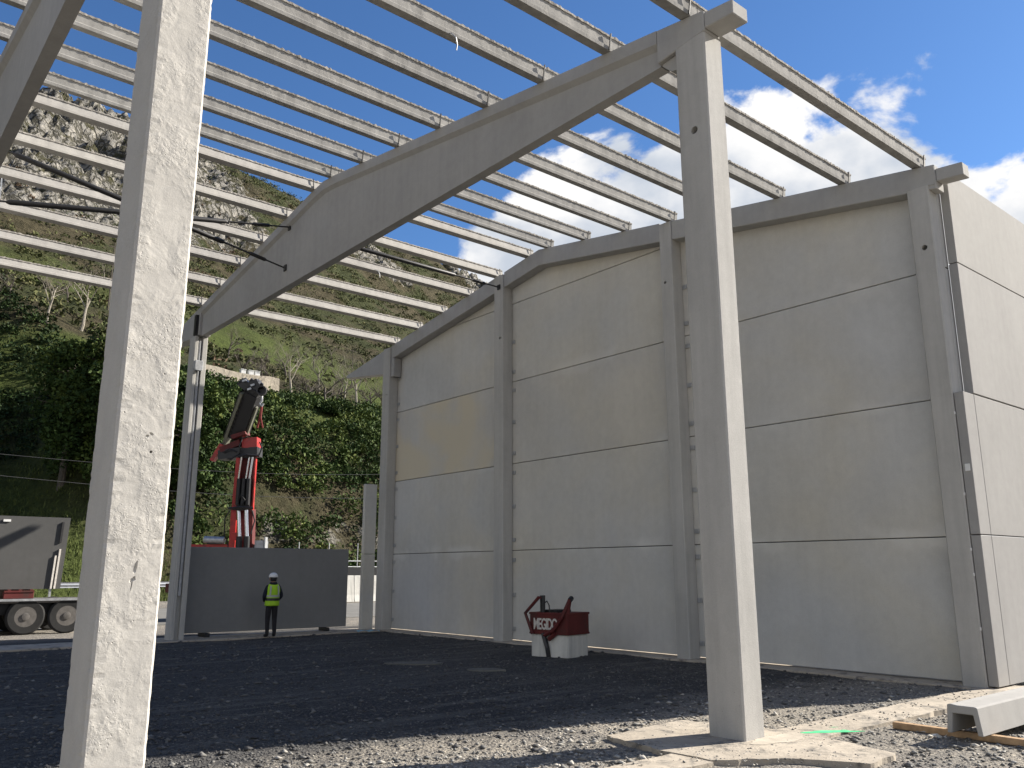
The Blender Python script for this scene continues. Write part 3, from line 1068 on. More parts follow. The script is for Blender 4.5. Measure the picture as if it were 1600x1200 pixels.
pylon()
for i, (a_, n_, h_, lb) in enumerate(((76.9, 100, 9, 'grey utility pole on the scrub slope beside the near column'), (61.2, 108, 7.5, 'thin pale utility pole among the bare trees on the slope'))):
    p = hill_place(a_, n_)
    mb = MB()
    mb.tube([(p[0], p[1], p[2] - 1), (p[0], p[1], p[2] + h_)], [0.09, 0.06], 8)
    mb.box(p[0] - .7, p[0] + .7, p[1] - .05, p[1] + .05, p[2] + h_ - .6, p[2] + h_ - .5)
    tag(mb.build('utility_pole', M['bark'], None, p), lb, 'pole', 'utility poles')
for i, (a, b, lb) in enumerate((((3, 42.5, 7.0), (40, 46.5, 9.4), 'upper overhead cable strung in front of the evergreen bank'), ((3, 42.2, 6.1), (40, 46.2, 7.6), 'lower overhead cable strung in front of the evergreen bank'))):
    mb = MB()
    a, b = Vector(a), Vector(b)
    pts = [a.lerp(b, k / 16) - Vector((0, 0, 0.9 * math.sin(math.pi * k / 16))) for k in range(17)]
    mb.tube(pts, 0.011, 4)
    tag(mb.build('overhead_cable', M['wire'], None, a), lb, 'cable', 'overhead cables')
for i, px_ in enumerate((3, 40)):
    yy = 42.35 if i == 0 else 46.35
    mb = MB()
    mb.tube([(px_, yy, -0.3), (px_, yy, 7.5 if i == 0 else 9.8)], [0.16, 0.11], 8)
    mb.box(px_ - .06, px_ + .06, yy - .6, yy + .6, (6.9 if i == 0 else 9.2), (7.05 if i == 0 else 9.35))
    tag(mb.build('cable_post', M['bark'], None, (px_, yy, 0)), ['wooden cable post behind the flatbed trailer', 'wooden cable post behind the gable wall'][i], 'pole', 'cable posts')


# ------------------------------------------------------------------ precast frame: columns
def column_mesh(x0, x1, y0, y1, z1, mat, z0=-0.3, amp=0.0015, step=0.06, ch=0.018):
    """square shaft with chamfered, slightly uneven arrises and faces"""
    base = []
    nf = 5
    cs = [(x0, y0), (x1, y0), (x1, y1), (x0, y1)]
    for i in range(4):
        a, b = Vector(cs[i]), Vector(cs[(i + 1) % 4])
        d = (b - a).normalized()
        p, q = a + d * ch, b - d * ch
        nrm = Vector((d.y, -d.x))
        for j in range(nf + 1):
            base.append((p.lerp(q, j / nf), nrm, j in (0, nf)))
    zs = np.arange(z0, z1 - step * .5, step).tolist() + [z1]
    k = len(base)
    vs = []
    ang = np.arange(k)
    for iz, z in enumerate(zs):
        nz = fbm(ang * .9 + x0 * 7, np.full(k, z * 5.0), 3, 41) * amp
        ed = rng.normal(size=k) * amp * 1.1
        for j, (p, nrm, edge) in enumerate(base):
            o = nz[j] + (ed[j] - abs(ed[j]) * .6 if edge else 0)
            vs.append((p.x + nrm.x * o, p.y + nrm.y * o, z))
    fs = [(i * k + j, i * k + (j + 1) % k, (i + 1) * k + (j + 1) % k, (i + 1) * k + j) for i in range(len(zs) - 1) for j in range(k)]
    fs += [tuple(range(k))[::-1], tuple((len(zs) - 1) * k + j for j in range(k))]
    return MB().add(vs, fs), mat


def add_column(x0, x1, y0, y1, z1, label, mat, holes=(), z0=-0.3, amp=.0006, step=.06):
    mb, mt = column_mesh(x0, x1, y0, y1, z1, mat, z0, amp, step)
    o = mb.build('concrete_column', mt, None, ((x0 + x1) / 2, (y0 + y1) / 2, 0))
    for c, ax, r_ in holes:
        cut_hole(o, c, ax, r_, 0.16)
    return tag(o, label, 'column', 'precast concrete columns')


F1, F2, FG = 1.463, 8.07, 14.665
# near row
bigc = add_column(F1, F1 + .375, 5.75, 6.27, 8.56, 'big rough concrete column closest to the camera, sunlit on its right face', [M['rough']],
           [((F1 + .232, 5.75, 2.608), (0, 1, 0), .009)], amp=.0014, step=.03)
gouge(bigc, (1.664, 5.75, 1.86), (.011, .012, .045), .15)
gouge(bigc, (1.655, 5.75, 1.785), (.014, .012, .026), .9)
gouge(bigc, (1.652, 5.75, 1.75), (.005, .010, .040), .1)
gouge(bigc, (1.66, 5.75, 2.71), (.013, .010, .010), .0)
gouge(bigc, (1.686, 5.75, 2.728), (.016, .012, .009), .5)
add_column(F2, F2 + .375, 5.75, 6.23, 8.68, 'tall concrete column standing on a footing pad in front of the gable wall', M['col'],
           [((F2, 5.98, 7.365), (1, 0, 0), .052)])


# far row columns have a vertical pipe groove on the inner face
def grooved_column(x0, label):
    x1, y0, y1, z1 = x0 + .37, 23.95, 24.42, 8.58
    root = empty('concrete_column', (x0 + .18, y0 + .2, 0), label, 'column', 'precast concrete columns')
    mb = MB()
    mb.box(x0, x1, y0 + .12, y1, -.3, z1, 0.015)
    mb.box(x0, x0 + .10, y0, y0 + .118, -.3, z1, 0.012)
    mb.box(x1 - .14, x1, y0, y0 + .118, -.3, z1, 0.012)
    part(mb, 'shaft', M['col'], root)
    mb = MB()
    mb.tube([(x0 + .165, y0 + .06, 1.2), (x0 + .165, y0 + .06, 8.45)], .045, 10)
    part(mb, 'downpipe', M['film_grey'], root, True)
    mb = MB()
    mb.prism([(x0 + .03, 7.52), (x0 + .22, 7.52), (x0 + .24, 7.60), (x0 + .24, 7.82), (x0 + .01, 7.82), (x0 + .01, 7.60)], 'y', y0 - .14, y0 - .002, 0.012)
    part(mb, 'outlet_box', M['film_grey'], root)
    mb = MB()
    mb.box(x0 - .02, x0 + .06, y0 + .02, y0 + .16, 8.60, 9.22)
    part(mb, 'bearing_plate', M['steel'], root)


grooved_column(8.0, 'far concrete column with downpipe groove, left of the panel on the crane')
grooved_column(8.0 - 6.607, 'grooved far column beside the flatbed trailer outside the left edge')

# gable columns (shafts proud of the panels)
GC = [(24.06, 24.50), (17.93, 18.34), (11.71, 12.06), (5.855, 6.235)]
gl = ['end column of the gable wall beside the canopy beam, farthest from the camera', 'gable column just left of the ridge where the roof tie rod ends',
      'gable column half hidden behind the tall column on the footing pad', 'corner column of the gable wall next to the sunlit side wall']
for i, (a, b) in enumerate(GC):
    yc = (a + b) / 2
    zt = (min(roofz(a), roofz(b)) - 0.01) if i in (1, 2) else (roofz(yc) - 0.02 if i == 0 else 8.62)
    hs = []
    if i == 3:
        hs = [((FG, 6.03, 7.47), (1, 0, 0), .05)]
    elif i == 2:
        hs = [((FG, 11.93, 8.43), (1, 0, 0), .035)]
    elif i == 1:
        hs = [((FG, 18.06, 8.42), (1, 0, 0), .04)]
    else:
        hs = [((FG, 24.24, 7.75), (1, 0, 0), .035)]
    add_column(FG, FG + .362, a, b, zt, gl[i], M['col'], hs)


# ------------------------------------------------------------------ beams
def big_beam(x0, label):
    w = .335
    cx = x0 + w / 2
    zb = 8.585
    mb = MB()
    ys = [6.53, 9.0, 12.0, 15.0, 15.9, RIDGE_Y, 16.9, 18.0, 21.0, 23.9]
    rings = []
    for y_ in ys:
        zt = min(roofz(y_), RIDGE_Z - 0.03)
        tw, bw = .076, .076
        rings.append([(x0, zt), (x0 + w, zt), (x0 + w, zt - .20), (x0 + w - tw, zt - .27), (x0 + w - bw, zb), (x0 + bw, zb), (x0 + tw, zt - .27), (x0, zt - .20)])
    k = len(rings[0])
    vs = [(p[0], y_, p[1]) for y_, r_ in zip(ys, rings) for p in r_]
    fs = []
    for i in range(len(ys) - 1):
        for j in range(k):
            fs.append((i * k + j, i * k + (j + 1) % k, (i + 1) * k + (j + 1) % k, (i + 1) * k + j))
    mb.add(vs, fs)
    # solid end blocks with the sloping tongue
    mb.prism([(5.74, roofz(5.74)), (6.532, roofz(6.532)), (6.532, 8.60), (5.74, 8.69)], 'x', x0 - .002, x0 + w + .002, 0.012)
    mb.prism([(5.30, 8.70), (5.738, 8.72), (5.738, 8.955), (5.30, 8.90)], 'x', x0 + .004, x0 + w - .004, 0.012)
    mb.prism([(6.232, 8.40), (6.36, 8.43), (6.50, 8.57), (6.50, 8.599), (6.232, 8.628)], 'x', x0 + .07, x0 + w - .02)
    ya = 23.89
    mb.prism([(ya, roofz(ya)), (24.5, roofz(24.5)), (27.2, roofz(27.2) - .02), (27.2, roofz(27.2) - .12), (24.5, 8.60), (ya, 8.60)], 'x', x0 - .001, x0 + w + .001, 0.012)
    o = mb.build('roof_beam', M['beam'], None, (cx, RIDGE_Y, zb))
    return tag(o, label, 'beam', 'peaked concrete roof beams')


big_beam(F2, 'big peaked concrete roof beam crossing the middle above the person')
big_beam(F1, 'peaked concrete roof beam cut off by the upper left corner')

# gable top beam in pieces between the gable columns
GB = .47
gb_pieces = [([(18.345, None), (24.05, None)], 'sloping gable top beam on the far side, above the tan panel'),
             ([(12.065, None), (RIDGE_Y, None), (17.925, None)], 'kinked gable top beam at the ridge between two gable columns'),
             ([(5.72, None), (11.705, None)], 'sloping gable top beam on the near side, with the stub at the corner')]
for i, (ys, lb) in enumerate(gb_pieces):
    ys = [q[0] for q in ys]
    topl = [(y_, roofz(y_) - 0.004) for y_ in ys]
    botl = [(y_, roofz(y_) - GB) for y_ in ys[::-1]]
    mb = MB()
    mb.prism(topl + botl, 'x', 14.702, 15.018, 0.012)
    if i == 2:
        mb.prism([(5.26, 8.62), (5.718, 8.66), (5.718, 8.90), (5.26, 8.86)], 'x', 14.73, 14.99, 0.012)
        mb.prism([(5.722, 8.60), (6.24, 8.64), (6.24, 9.02), (5.722, 8.94)], 'x', 14.69, 14.7015)
    if i == 0:
        mb.box(14.71, 15.0, 23.86, 24.05, 8.35, 9.0, .012)
    o = mb.build('gable_beam', M['beam'], None, (14.86, ys[0], 9))
    tag(o, lb, 'beam', 'beams along the gable top')
mb = MB()
mb.prism([(24.51, roofz(24.51) - .004), (27.15, roofz(27.15) - .02), (27.15, roofz(27.15) - .12), (24.51, 8.52)], 'x', 14.70, 15.0, 0.012)
tag(mb.build('canopy_beam', M['beam'], None, (14.85, 24.5, 8.8)), 'tapered canopy beam jutting out past the far end of the gable wall', 'beam')


# ------------------------------------------------------------------ purlins
def purlin_mesh(L, seed, mat):
    lr = random.Random(seed)
    mb = MB()
    sec = [(-.085, 0), (.085, 0), (.085, .055), (.066, .070), (.056, .222), (-.056, .222), (-.066, .070), (-.085, .055)]
    k = len(sec)
    vs = [(x, p[0], p[1]) for x in (0, L) for p in sec]
    mb.add(vs, [tuple(range(k))[::-1], tuple(range(k, 2 * k))] + [(j, (j + 1) % k, k + (j + 1) % k, k + j) for j in range(k)], 0)
    # rough cast top lip with a ragged edge
    N = int(L / 0.035)
    vs, fs = [], []
    for i in range(N + 1):
        x = L * i / N
        a, b, c = lr.uniform(.068, .076), lr.uniform(.068, .076), lr.uniform(.238, .252) + (.014 if lr.random() < .08 else 0)
        zz = lr.uniform(.205, .217)
        vs += [(x, -a, zz), (x, -a + .006, c), (x, b - .006, c + lr.uniform(-.006, .006)), (x, b, lr.uniform(.205, .217))]
    for i in range(N):
        for j in range(4):
            fs.append((i * 4 + j, i * 4 + (j + 1) % 4, (i + 1) * 4 + (j + 1) % 4, (i + 1) * 4 + j))
    fs += [(0, 1, 2, 3), (N * 4 + 3, N * 4 + 2, N * 4 + 1, N * 4)]
    mb.add(vs, fs, 1)
    o = mb.build('purlin', [mat, M['fringe']])
    return o


bolt = MB()
bolt.box(-.009, .009, -.009, .009, 0, .25)
bolt_o = bolt.build('anchor_bolt', M['steel'])
near_y = [5.95 + 1.437 * i for i in range(8)]
far_y = [23.80 - 1.396 * i for i in range(6)]
ords = ['first', 'second', 'third', 'fourth', 'fifth', 'sixth', 'seventh', 'eighth']
bays = [(8.245, 14.93, 'between the big beam and the gable wall'), (1.64, 8.235, 'between the two peaked roof beams'), (-4.6, 1.63, 'on the camera side of the upper left beam')]
pm = {'near': [purlin_mesh(6.65, k, M['purlin_near']) for k in (1, 2, 3)], 'far': [purlin_mesh(6.65, k, M['purlin']) for k in (4, 5, 6)]}
cnt = 0
first_done = {}
bolt_used = False
loops = {(0, 'near', 2): 3.5, (1, 'near', 2): 4.6, (0, 'far', 3): 3.1}
for bi, (xa, xb, where) in enumerate(bays):
    for side, ylist in (('near', near_y), ('far', far_y)):
        for i, y_ in enumerate(ylist):
            if bi == 2 and (side == 'near' and i < 5):
                continue
            src = pm[side][cnt % 3]
            if (side, cnt % 3) in first_done:
                o = src.copy()
                COL.objects.link(o)
            else:
                o = src
                first_done[(side, cnt % 3)] = 1
            cnt += 1
            sg = 1 if side == 'near' else -1
            ang = math.atan(SLOPE) * sg
            yc = y_ + .085 * math.cos(ang)
            o.location = (xa, yc, roofz(yc) + 0.006)
            o.rotation_euler = (ang, 0, 0)
            o.scale = ((xb - xa) / 6.65, 1, 1)
            eave = 'near eave' if side == 'near' else 'far eave'
            tag(o, f'{ords[i]} purlin from the {eave}, {where}', 'purlin', 'concrete roof purlins')
            if bi < 2:
                if bolt_used:
                    b_ = bolt_o.copy()
                    COL.objects.link(b_)
                else:
                    b_ = bolt_o
                    bolt_used = True
                b_.parent = o
                b_.location = (6.65 - .13 if bi == 0 else 6.65 - .20, -.096, 0.0)
            if (bi, side, i) in loops:
                lx = loops[(bi, side, i)]
                mb = MB()
                mb.tube([(lx, -.05, .02), (lx + .02, -.12, .0), (lx + .07, -.17, -.06), (lx + .10, -.18, -.16), (lx + .10, -.17, -.24)], .010, 6)
                lo = mb.build('rebar_hook', M['galv'])
                lo.parent = o


# ------------------------------------------------------------------ tie rods (cross bracing between beams)
def tie_rod(a, b, label):
    a, b = Vector(a), Vector(b)
    d = (b - a).normalized()
    L = (b - a).length
    root = empty('tie_rod', a, label, 'brace', 'steel bracing rods in the roof')
    mb = MB()
    mb.tube([a + d * .03, a + d * .45], .016, 8)
    mb.tube([a + d * .45, a + d * .52, b - d * 1.62, b - d * 1.55], [.024, .056, .056, .024], 10)
    mb.tube([b - d * 1.55, b - d * .95], .024, 8)
    part(mb, 'rod', M['steel'], root, True)
    mb = MB()
    mb.tube([b - d * .95, b - d * .90, b - d * .55, b - d * .50], [.024, .046, .046, .024], 8)
    mb.tube([b - d * .50, b - d * .03], .020, 8)
    part(mb, 'turnbuckle', M['steel'], root, True)
    for p, nm in ((a, 'end_plate'), (b, 'end_plate')):
        mb = MB()
        s_ = 1 if p is a else -1
        mb.box(p.x - .015, p.x + .015, p.y - .06, p.y + .06, p.z - .075, p.z + .075)
        part(mb, nm, M['steel'], root)


tie_rod((F1 + .275, 18.3, 8.95), (8.128, 18.22, 10.10), 'bracing rod rising to the upper anchor on the big peaked beam')
tie_rod((F1 + .275, 18.2, 10.12), (8.128, 18.33, 9.07), 'bracing rod dropping to the lower anchor on the big peaked beam')
tie_rod((8.36, 18.14, 10.02), (14.65, 18.10, 9.97), 'bracing rod running from the big beam to the gable column left of the ridge')

# ------------------------------------------------------------------ gable wall
gw = empty('gable_wall', (15.1, 15, 0), 'large shaded gable wall of stacked grey concrete panels', 'wall')
rows = [(.055, 2.392), (2.408, 4.782), (4.798, 7.137), (7.153, 9.475), (9.491, 11.0)]
bay_y = [(5.87, 11.875), (11.893, 18.125), (18.143, 24.42)]


def clip_top(y0, y1, z0, z1, drop=0.12):
    """outline of a panel cut along the roof slope"""
    ys = sorted({y0, y1} | ({RIDGE_Y} if y0 < RIDGE_Y < y1 else set()) | set(q for q in (RIDGE_Y - (RIDGE_Z - drop - z1) / SLOPE, RIDGE_Y + (RIDGE_Z - drop - z1) / SLOPE) if y0 < q < y1)
                | set(q for q in (RIDGE_Y - (RIDGE_Z - drop - z0) / SLOPE, RIDGE_Y + (RIDGE_Z - drop - z0) / SLOPE) if y0 < q < y1))
    tops = [(y_, min(z1, roofz(y_) - drop)) for y_ in ys]
    tops = [p for p in tops if p[1] > z0 + .001] or None
    if not tops or len(tops) < 2:
        return None
    ya, yb = tops[0][0], tops[-1][0]
    poly = [(ya, z0)] + [p for p in tops] + [(yb, z0)]
    # extend to the exact start of the slope cut
    if ya > y0 + .001 or yb < y1 - .001:
        qa, qb = RIDGE_Y - (RIDGE_Z - drop - z0) / SLOPE, RIDGE_Y + (RIDGE_Z - drop - z0) / SLOPE
        lo, hi = max(y0, qa), min(y1, qb)
        poly = [(lo, z0)] + [p for p in tops if lo < p[0] < hi or p[1] > z0 + .01] + [(hi, z0)]
    out = []
    for p in poly:
        if not out or (abs(p[0] - out[-1][0]) > 1e-4 or abs(p[1] - out[-1][1]) > 1e-4):
            out.append(p)
    return out


for bi, (y0, y1) in enumerate(bay_y):
    for ri, (z0, z1) in enumerate(rows):
        if ri == 4 and bi == 0:
            continue
        poly = clip_top(y0, y1, z0, z1)
        if not poly:
            continue
        mb = MB()
        jx = 0.004 * ((bi * 5 + ri * 3) % 3 - 1)
        mb.prism(poly, 'x', 15.032 + jx, 15.2, 0.008)
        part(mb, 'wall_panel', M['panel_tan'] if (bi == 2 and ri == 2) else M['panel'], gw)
for bi, (y0, y1) in enumerate(bay_y):
    for zj in (2.40, 4.79, 7.145, 9.483):
        ya, yb = y0, y1
        if zj > 9:
            ya, yb = max(y0, RIDGE_Y - (RIDGE_Z - .2 - zj) / SLOPE), min(y1, RIDGE_Y + (RIDGE_Z - .2 - zj) / SLOPE)
            if yb - ya < .5:
                continue
        part(MB().box(15.075, 15.19, ya, yb, zj - .0065, zj + .0065), 'joint_seal', M['rubber'], gw)
# fixing plates beside the columns
wp = MB().box(-.02, .005, -.06, .06, -.05, .05, 0.004).build('fixing_plate', M['galv'])
first = True
for (a, b), side in ((GC[0], -1), (GC[1], -1), (GC[2], -1), (GC[1], 1)):
    for z0, z1 in rows[:4]:
        for zz in (z0 + .28, (z0 + z1) / 2, z1 - .25):
            if zz > 8.6:
                continue
            if first:
                o, first = wp, False
            else:
                o = wp.copy()
                COL.objects.link(o)
            o.parent = gw
            yy = a - .07 if side < 0 else b + .07
            o.location = (15.018 - 15.1, yy - 15, zz)
# strip foundation under the gable
mb = MB()
mb.prism([(14.52, 5.35), (15.35, 5.35), (15.35, 24.9), (14.45, 24.9)], 'z', -.3, .028, 0.01)
tag(mb.build('ground_beam', M['slab'], None, (14.9, 15, 0)), 'low concrete strip foundation along the foot of the gable wall', 'foundation', 'concrete foundations at ground level')

# ------------------------------------------------------------------ side wall
sw = empty('side_wall', (15.2, 5.75, 0), 'sunlit side wall of pale concrete panels running off the right edge', 'wall')
for z0, z1 in ((.05, 2.40), (2.417, 4.795)):
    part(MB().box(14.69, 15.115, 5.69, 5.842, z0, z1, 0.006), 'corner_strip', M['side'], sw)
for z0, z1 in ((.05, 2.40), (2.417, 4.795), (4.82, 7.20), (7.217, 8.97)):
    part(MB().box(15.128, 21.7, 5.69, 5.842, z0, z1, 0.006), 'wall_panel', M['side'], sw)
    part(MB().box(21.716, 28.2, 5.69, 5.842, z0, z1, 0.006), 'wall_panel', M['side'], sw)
for zz, xx in ((4.42, 14.683), (3.05, 14.683), (2.15, 14.683), (1.75, 14.683), (.9, 14.683), (3.45, 14.683)):
    big = abs(zz - 3.45) < .01
    part(MB().box(xx - .012, xx + .006, 5.72 if big else 5.845, 5.80 if big else 5.885, zz, zz + (.12 if big else .05), 0.004), 'label_tag' if big else 'lifting_socket', M['white'], sw)

# ------------------------------------------------------------------ far side wall pieces
cp = empty('corner_panel', (14.35, 24.6, 0), 'narrow grey corner panel standing left of the end gable column', 'panel')
for z0, z1 in ((.03, 2.40), (2.415, 4.70)):
    part(MB().box(14.20, 14.63, 24.56, 24.72, z0, z1, 0.008), 'panel_strip', M['panel'], cp)
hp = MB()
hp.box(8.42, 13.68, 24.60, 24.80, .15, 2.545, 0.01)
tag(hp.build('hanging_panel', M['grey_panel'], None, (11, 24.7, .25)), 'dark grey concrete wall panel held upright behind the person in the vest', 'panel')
mb = MB()
mb.prism([(-3.0, 23.6), (14.5, 23.6), (14.5, 25.1), (-3.0, 25.1)], 'z', -.3, .035, 0.01)
tag(mb.build('ground_beam', M['slab'], None, (6, 24.3, 0)), 'concrete strip foundation under the grey panel and far columns', 'foundation', 'concrete foundations at ground level')
for i, (p, q) in enumerate((((9.1, 24.40), (9.25, 24.95)), ((12.9, 24.40), (13.0, 24.95)))):
    mb = MB().box(p[0], q[0], p[1], q[1], .037, .147, .01)
    tag(mb.build('support_block', M['steel'], None, (p[0], p[1], .03)), ['dark steel block under the left end of the grey panel', 'dark steel block under the right end of the grey panel'][i], 'block', 'steel blocks under the panel')

# ------------------------------------------------------------------ footing, tie beam
fp = empty('footing_pad', (8.2, 5.9, 0), 'rough concrete footing pad round the base of the tall column', 'foundation')
mb = MB()
def ragged(poly, amp, seed):
    out = []
    for i in range(len(poly)):
        a, b = Vector(poly[i]), Vector(poly[(i + 1) % len(poly)])
        m_ = max(1, int((b - a).length / .06))
        for j in range(m_):
            p = a.lerp(b, j / m_)
            out.append((p.x + amp * float(fbm(np.array([p.x * 5.0]), np.array([p.y * 5.0]), 4, seed)[0]), p.y + amp * float(fbm(np.array([p.x * 5.0 + 40]), np.array([p.y * 5.0]), 4, seed)[0])))
    return out


mb.prism(ragged([(7.12, 6.28), (7.2, 6.95), (8.62, 7.05), (8.95, 5.98), (8.95, 5.35), (8.72, 4.42), (8.1, 4.38), (7.72, 4.98), (7.05, 5.42), (7.05, 6.05)], .05, 61), 'z', -.3, .046, 0.0)
part(mb, 'slab', M['slab'], fp)
pts = []
for t in np.linspace(0, 2 * math.pi, 41)[:-1]:
    rr = 1 + .45 * float(fbm(np.array([math.cos(t) * 2.2]), np.array([math.sin(t) * 2.2]), 4, 8)[0])
    pts.append((8.44 + math.cos(t) * .42 * rr, 5.62 + math.sin(t) * .17 * rr))
part(MB().prism(pts, 'z', .040, .0505), 'grout', concrete('pale_grout', (0.46, 0.41, 0.335), 0.35, 0, rough_bump=.01), fp)
tb = empty('tie_beam', (10, 5.6, 0), 'long concrete ground beam from the footing pad to the wall corner', 'foundation')
mb = MB()
ys0, ys1 = 5.36, 5.95
N = 24
lo = [(8.955 + (14.45 - 8.955) * i / N, ys0 + random.uniform(-.03, .03)) for i in range(N + 1)]
hi = [(8.955 + (14.45 - 8.955) * i / N, ys1 + random.uniform(-.03, .03)) for i in range(N + 1)]
mb.prism(lo + hi[::-1], 'z', -.3, .040, 0.0)
part(mb, 'beam', M['slab'], tb)
for k, (cx_, cy_, rx, ry) in enumerate(((9.30, 5.50, .28, .15), (9.62, 5.60, .045, .02), (9.02, 5.62, .05, .03), (9.55, 5.44, .03, .015))):
    pts = []
    for t in np.linspace(0, 2 * math.pi, 33)[:-1]:
        rr = 1 + .7 * float(fbm(np.array([math.cos(t) * 2.6 + k * 9]), np.array([math.sin(t) * 2.6]), 4, 18)[0])
        pts.append((cx_ + (math.cos(t) * rx * .9 - math.sin(t) * ry * .9) * rr, cy_ + (math.sin(t) * ry - math.cos(t) * rx * .45) * rr))
    part(MB().prism(pts, 'z', .0385, .0425), 'spray_mark', M['green_paint'], tb)
tb2 = MB()
lo = [(-3 + (7.045 + 3) * i / 40, 5.42 + random.uniform(-.03, .03)) for i in range(41)]
hi = [(-3 + (7.045 + 3) * i / 40, 5.93 + random.uniform(-.03, .03)) for i in range(41)]
tb2.prism(lo + hi[::-1], 'z', -.3, .036)
tag(tb2.build('tie_beam', M['slab'], None, (2, 5.6, 0)), 'concrete ground beam joining the two near columns', 'foundation', 'concrete foundations at ground level')

# pale concrete spills on the gravel
for i, (x0, y0, sx, sy) in enumerate(((9.98, 15.0, .62, .22), (10.33, 13.15, .40, .17))):
    pts = [(x0 + math.cos(t) * sx * random.uniform(.75, 1.15) * .7 - math.sin(t) * sy, y0 - math.cos(t) * sx * random.uniform(.6, .8) - math.sin(t) * sy * .6) for t in np.linspace(0, 6.28, 19)[:-1]]
    mb = MB().prism(pts, 'z', -.05, .022)
    tag(mb.build('concrete_spill', M['spill'], None, (x0, y0, 0)), ['flat pale concrete spill on the dark gravel, farther from the counterweight', 'flat pale concrete spill on the dark gravel, nearer the counterweight'][i], 'spill', 'concrete spills on the gravel')

# ------------------------------------------------------------------ loose gravel
def stones(name, n, area, smin, smax, power, lbl, flat=0.65, skip=None):
    xs = rng.uniform(area[0], area[1], n)
    ys = rng.uniform(area[2], area[3], n)
    d = np.hypot(xs, ys)
    keep = rng.uniform(0, 1, n) < np.clip((area[4] / np.maximum(d, 1)) ** power, 0, 1)
    az_ = np.degrees(np.arctan2(ys, xs))
    keep &= (az_ > 10) & (az_ < 95)
    # not through the concrete
    onp = ((xs > 7.0) & (xs < 9.0) & (ys > 4.4) & (ys < 7.0)) | ((ys > 5.32) & (ys < 6.0) & (xs < 14.5))
    keep &= ~onp | ((rng.uniform(0, 1, n) < .45 * np.clip(fbm(xs * 1.5, ys * 1.5, 3, 70) * 3 + .3, 0, 1)) & ~((xs > 7.9) & (xs < 8.6) & (ys > 5.6) & (ys < 6.4)))
    xs, ys, onp = xs[keep], ys[keep], onp[keep]
    m = len(xs)
    sz = smin + (smax - smin) * rng.uniform(0, 1, m) ** 3
    sz = np.where(onp, np.minimum(sz, .018), sz)
    oct_ = np.array([(1, 0, 0), (0, 1, 0), (-1, 0, 0), (0, -1, 0), (0, 0, 1), (0, 0, -.6)], float)
    v = oct_[None] * rng.uniform(.55, 1.25, (m, 6, 1)) + rng.normal(size=(m, 6, 3)) * .18
    v[..., 2] *= flat
    th = rng.uniform(0, 6.28, m)
    c, s_ = np.cos(th)[:, None], np.sin(th)[:, None]
    vx, vy = v[..., 0] * c - v[..., 1] * s_, v[..., 0] * s_ + v[..., 1] * c
    gz = 0.035 * fbm(xs * 0.5, ys * 0.5, 4, 3) + 0.016 * fbm(xs * 3, ys * 3, 3, 4)
    co = np.stack([vx * sz[:, None] + xs[:, None], vy * sz[:, None] + ys[:, None], v[..., 2] * sz[:, None] + (np.where(onp, .040, gz) + sz * .2)[:, None]], -1).reshape(-1, 3)
    tri = np.array([(0, 1, 4), (1, 2, 4), (2, 3, 4), (3, 0, 4), (1, 0, 5), (2, 1, 5), (3, 2, 5), (0, 3, 5)])
    fc = (tri[None] + (np.arange(m) * 6)[:, None, None]).reshape(-1, 3)
    tone = np.clip(rng.beta(2.2, 2.6, m) * np.where(ys + rng.normal(size=m) * .5 < 8.0, 1.0, .95) + np.where(ys + rng.normal(size=m) * .5 < 8.0, .38, 0), 0, 1)  # near strip's sunlight put into a paler stone tone
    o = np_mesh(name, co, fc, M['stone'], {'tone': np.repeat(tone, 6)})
    return tag(o, lbl, 'gravel', None, 'stuff')


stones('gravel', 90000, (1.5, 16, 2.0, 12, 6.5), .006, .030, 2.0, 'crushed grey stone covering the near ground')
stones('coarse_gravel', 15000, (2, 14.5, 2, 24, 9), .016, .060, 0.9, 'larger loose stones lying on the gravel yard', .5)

# ------------------------------------------------------------------ counterweight with clamp
cwr = empty('counterweight', (13.5, 14.3, 0), 'dark red steel counterweight with lifting arms on a white concrete block', 'counterweight')
E0 = Vector((13.03, 13.70, 0))      # corner closest to the camera
ex = Vector((math.cos(R(12)), math.sin(R(12)), 0))     # along the short right side
ey = Vector((-math.sin(R(4)), math.cos(R(4)), 0))       # along the long lettered side
ex = Vector((.985, .17, 0)).normalized()
ey = Vector((-.17, .985, 0)).normalized()
rotm = Matrix(((ex.x, ey.x, 0), (ex.y, ey.y, 0), (0, 0, 1))).to_4x4()
Tm = Matrix.Translation(E0) @ rotm
CL, CD = 1.02, .76


def cwbox(mb, x0, x1, y0, y1, z0, z1, bev, mi=0):
    bm = bmesh.new()
    bmesh.ops.create_cube(bm, size=1)
    for v in bm.verts:
        v.co = ((x0 + x1) / 2 + v.co.x * (x1 - x0), (y0 + y1) / 2 + v.co.y * (y1 - y0), (z0 + z1) / 2 + v.co.z * (z1 - z0))
    if bev:
        bmesh.ops.bevel(bm, geom=bm.edges[:], offset=bev, segments=2, affect='EDGES')
    mb.bm(bm, mi, Tm)
    return mb


part(cwbox(MB(), 0, CD, 0, CL, -.02, .475, .02), 'block', M['cw'], cwr)
part(cwbox(MB(), -.02, CD + .02, -.02, CL + .02, .478, .94, .012), 'box', M['oxide'], cwr)
mb = cwbox(MB(), -.035, CD + .035, -.035, CL + .035, .90, .945, .006)
cwbox(mb, -.03, CD + .03, -.03, CL + .03, .478, .52, .005)
cwbox(mb, -.03, .02, -.03, .02, .52, .90, .004)
part(mb, 'rim', M['oxide'], cwr)
mb = cwbox(MB(), .12, .62, .35, .75, .945, 1.0, .01)
part(mb, 'lid', M['black'], cwr)


def cwarm(pts, w):
    mb = MB()
    q = [Tm @ Vector(p) for p in pts]
    mb.tube(q, w, 6)
    return mb


